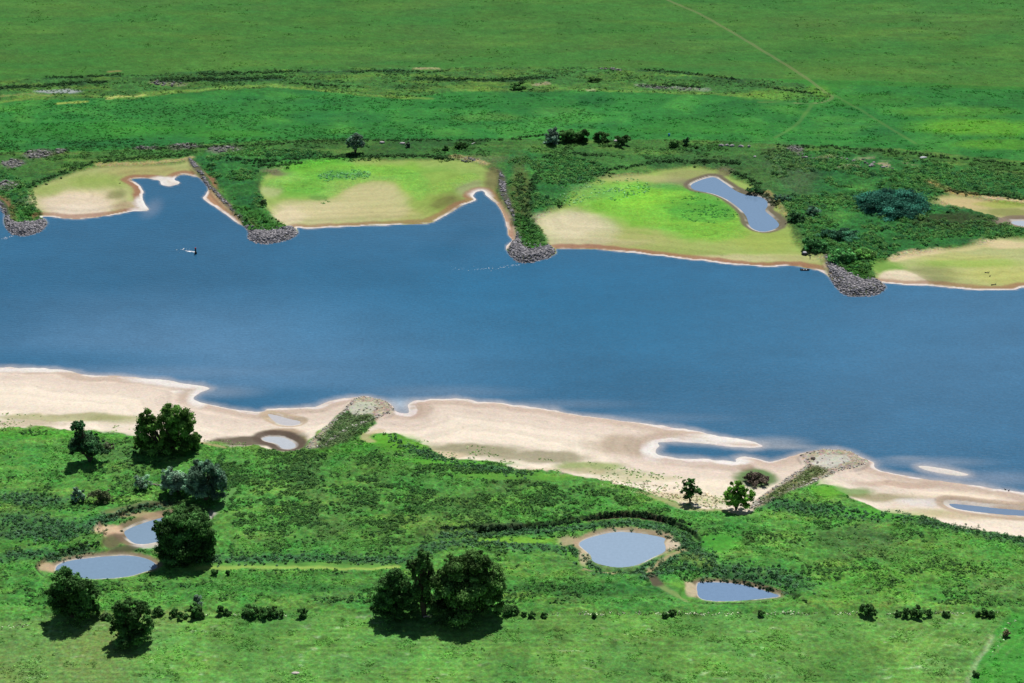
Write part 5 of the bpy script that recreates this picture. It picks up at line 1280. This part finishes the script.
# angler's boat
x, y = P(805, 270.2)
root = empty("rowing_boat", (x, y, 0), "small dark boat moored at the waterline below the dome tent", "boat", rz=-.08)
V = []; F = []
n = 11; L = 4.6
for i in range(n):
    t = i / (n - 1); w = .78 * math.sin(math.pi * (.14 + .80 * (1 - t) ** .9 * .9)) if t < 1 else .05
    w = max(.05, .8 * (1 - max(0, (t - .45) / .55) ** 2.2)); xx = -L / 2 + L * t; zg = .45 + .25 * t ** 3
    V += [(xx, -w, zg), (xx, -w * .8, .02), (xx, 0, -.12), (xx, w * .8, .02), (xx, w, zg), (xx, w - .08, zg), (xx, w * .7, .12), (xx, 0, .06), (xx, -w * .7, .12), (xx, -w + .08 if w > .1 else -w, zg)]
for i in range(n - 1):
    for k in range(10):
        k2 = (k + 1) % 10; F.append((i * 10 + k, i * 10 + k2, (i + 1) * 10 + k2, (i + 1) * 10 + k))
F.append((0, 1, 2, 3)); 
me = bpy.data.meshes.new("hull"); me.from_pydata(V, [], F + [(0, 3, 4, 5), (0, 5, 6, 7), (0, 7, 8, 9)]); me.materials.append(BLACK)
o = bpy.data.objects.new("hull", me); SC.collection.objects.link(o); o.parent = root
def boxm(name, c, s_, mat, parent):
    bm = bmesh.new(); bmesh.ops.create_cube(bm, size=1)
    for v_ in bm.verts: v_.co = Vector((v_.co.x * s_[0] + c[0], v_.co.y * s_[1] + c[1], v_.co.z * s_[2] + c[2]))
    bmesh.ops.bevel(bm, geom=bm.edges[:], offset=min(s_) * .15, segments=1, affect='EDGES')
    me = bpy.data.meshes.new(name); bm.to_mesh(me); bm.free(); me.materials.append(mat)
    o = bpy.data.objects.new(name, me); SC.collection.objects.link(o); o.parent = parent; return o
GREYP = mat_plain("pale_paint", (.5, .5, .52), .6)
boxm("bench", (-.6, 0, .36), (.3, 1.2, .06), GREYP, root); boxm("bench", (.7, 0, .38), (.5, 1.1, .08), GREYP, root)
boxm("outboard_motor", (-2.4, 0, .55), (.35, .35, .7), BLACK, root)
# dome tent
x, y, z0 = place(804.6, 254.6)
root = empty("dome_tent", (x, y, z0), "dark dome tent with pale roof on the far beach by the bushes", "tent", rz=.3)
TD = mat_plain("tent_cloth", (.035, .035, .05), .6, 2); TP = mat_plain("tent_top_cloth", (.42, .42, .46), .6, 2)
def dome(z0_, z1_, r0, mat, name):
    prof = []
    for k in range(7):
        t = z0_ + (z1_ - z0_) * k / 6; a = math.asin(min(t, .999)); prof.append((r0 * math.cos(a) + .01, 1.75 * t))
    V, F = lathe(prof, 12); mesh_np(name, V, F, mat, True, root)
dome(0, .8, 1.75, TD, "tent_wall"); dome(.8, 1, 1.75, TP, "tent_roof")
boxm("tent_door", (0, -1.62, .6), (.9, .12, 1.1), BLACK, root)
# folding chair
x, y, z0 = place(810.2, 258.8)
root = empty("folding_chair", (x, y, z0), "tiny dark angler's chair between the dome tent and the boat", "chair", rz=.2)
boxm("seat", (0, 0, .42), (.55, .5, .06), TD, root); boxm("backrest", (0, .26, .78), (.55, .06, .6), TD, root)
for sx in (-.24, .24):
    for sy in (-.2, .2): boxm("leg", (sx, sy, .2), (.05, .05, .4), BLACK, root)
# blue barrel
x, y, z0 = place(669, 136)
root = empty("barrel", (x, y, z0), "bright blue barrel on the far bank above a dark shrub", "barrel")
BL = mat_plain("barrel_blue", (.05, .28, .62), .4, 3)
V, F = lathe([(.01, 0), (.55, 0), (.62, .1), (.62, .5), (.66, .55), (.62, .6), (.62, 1.1), (.66, 1.15), (.62, 1.2), (.58, 1.55), (.01, 1.6)]); mesh_np("drum", V, F, BL, False, root)
V, F = lathe([(.01, 1.6), (.2, 1.6), (.2, 1.68), (.01, 1.68)]); mesh_np("cap", V, F, BLACK, False, root)
# geese at the near waterline
GM = mat_plain("goose_feathers", (.05, .045, .04), .8, 6)
def goose(px, py, label, rz, pale=False):
    x, y = P(px, py, .1)
    bm = bmesh.new(); bmesh.ops.create_uvsphere(bm, u_segments=10, v_segments=8, radius=1)
    for v_ in bm.verts:
        t = v_.co.x; k = 1 - .45 * max(0, -t) ** 1.5
        v_.co = Vector((t * .42, v_.co.y * .2 * k, v_.co.z * .2 * k + .25 + .06 * max(0, -t)))
    me = bpy.data.meshes.new("goose_"); bm.to_mesh(me); bm.free()
    V = [tuple(v_.co) for v_ in me.vertices]; F = [tuple(p.vertices) for p in me.polygons]
    v, f = tube([(.28, 0, .28), (.42, 0, .5), (.42, 0, .74), (.5, 0, .8), (.64, 0, .77)], [.1, .06, .05, .065, .015], 8)
    o_ = len(V); V += [tuple(t) for t in v]; F += [tuple(i + o_ for i in g) for g in f]
    me = bpy.data.meshes.new("goose"); me.from_pydata(V, [], F); me.materials.append(GM)
    o = bpy.data.objects.new("goose", me); SC.collection.objects.link(o); o.location = (x, y, float(max(zat(x, y)[0], -.05)) ); o.rotation_euler = (0, 0, rz)
    return tag(o, label, "goose", "geese at the right near waterline")
goose(1005.4, 489.8, "larger dark goose at the right near waterline", 2.6)
goose(1008.6, 491, "second dark goose just right of the larger one", .3)
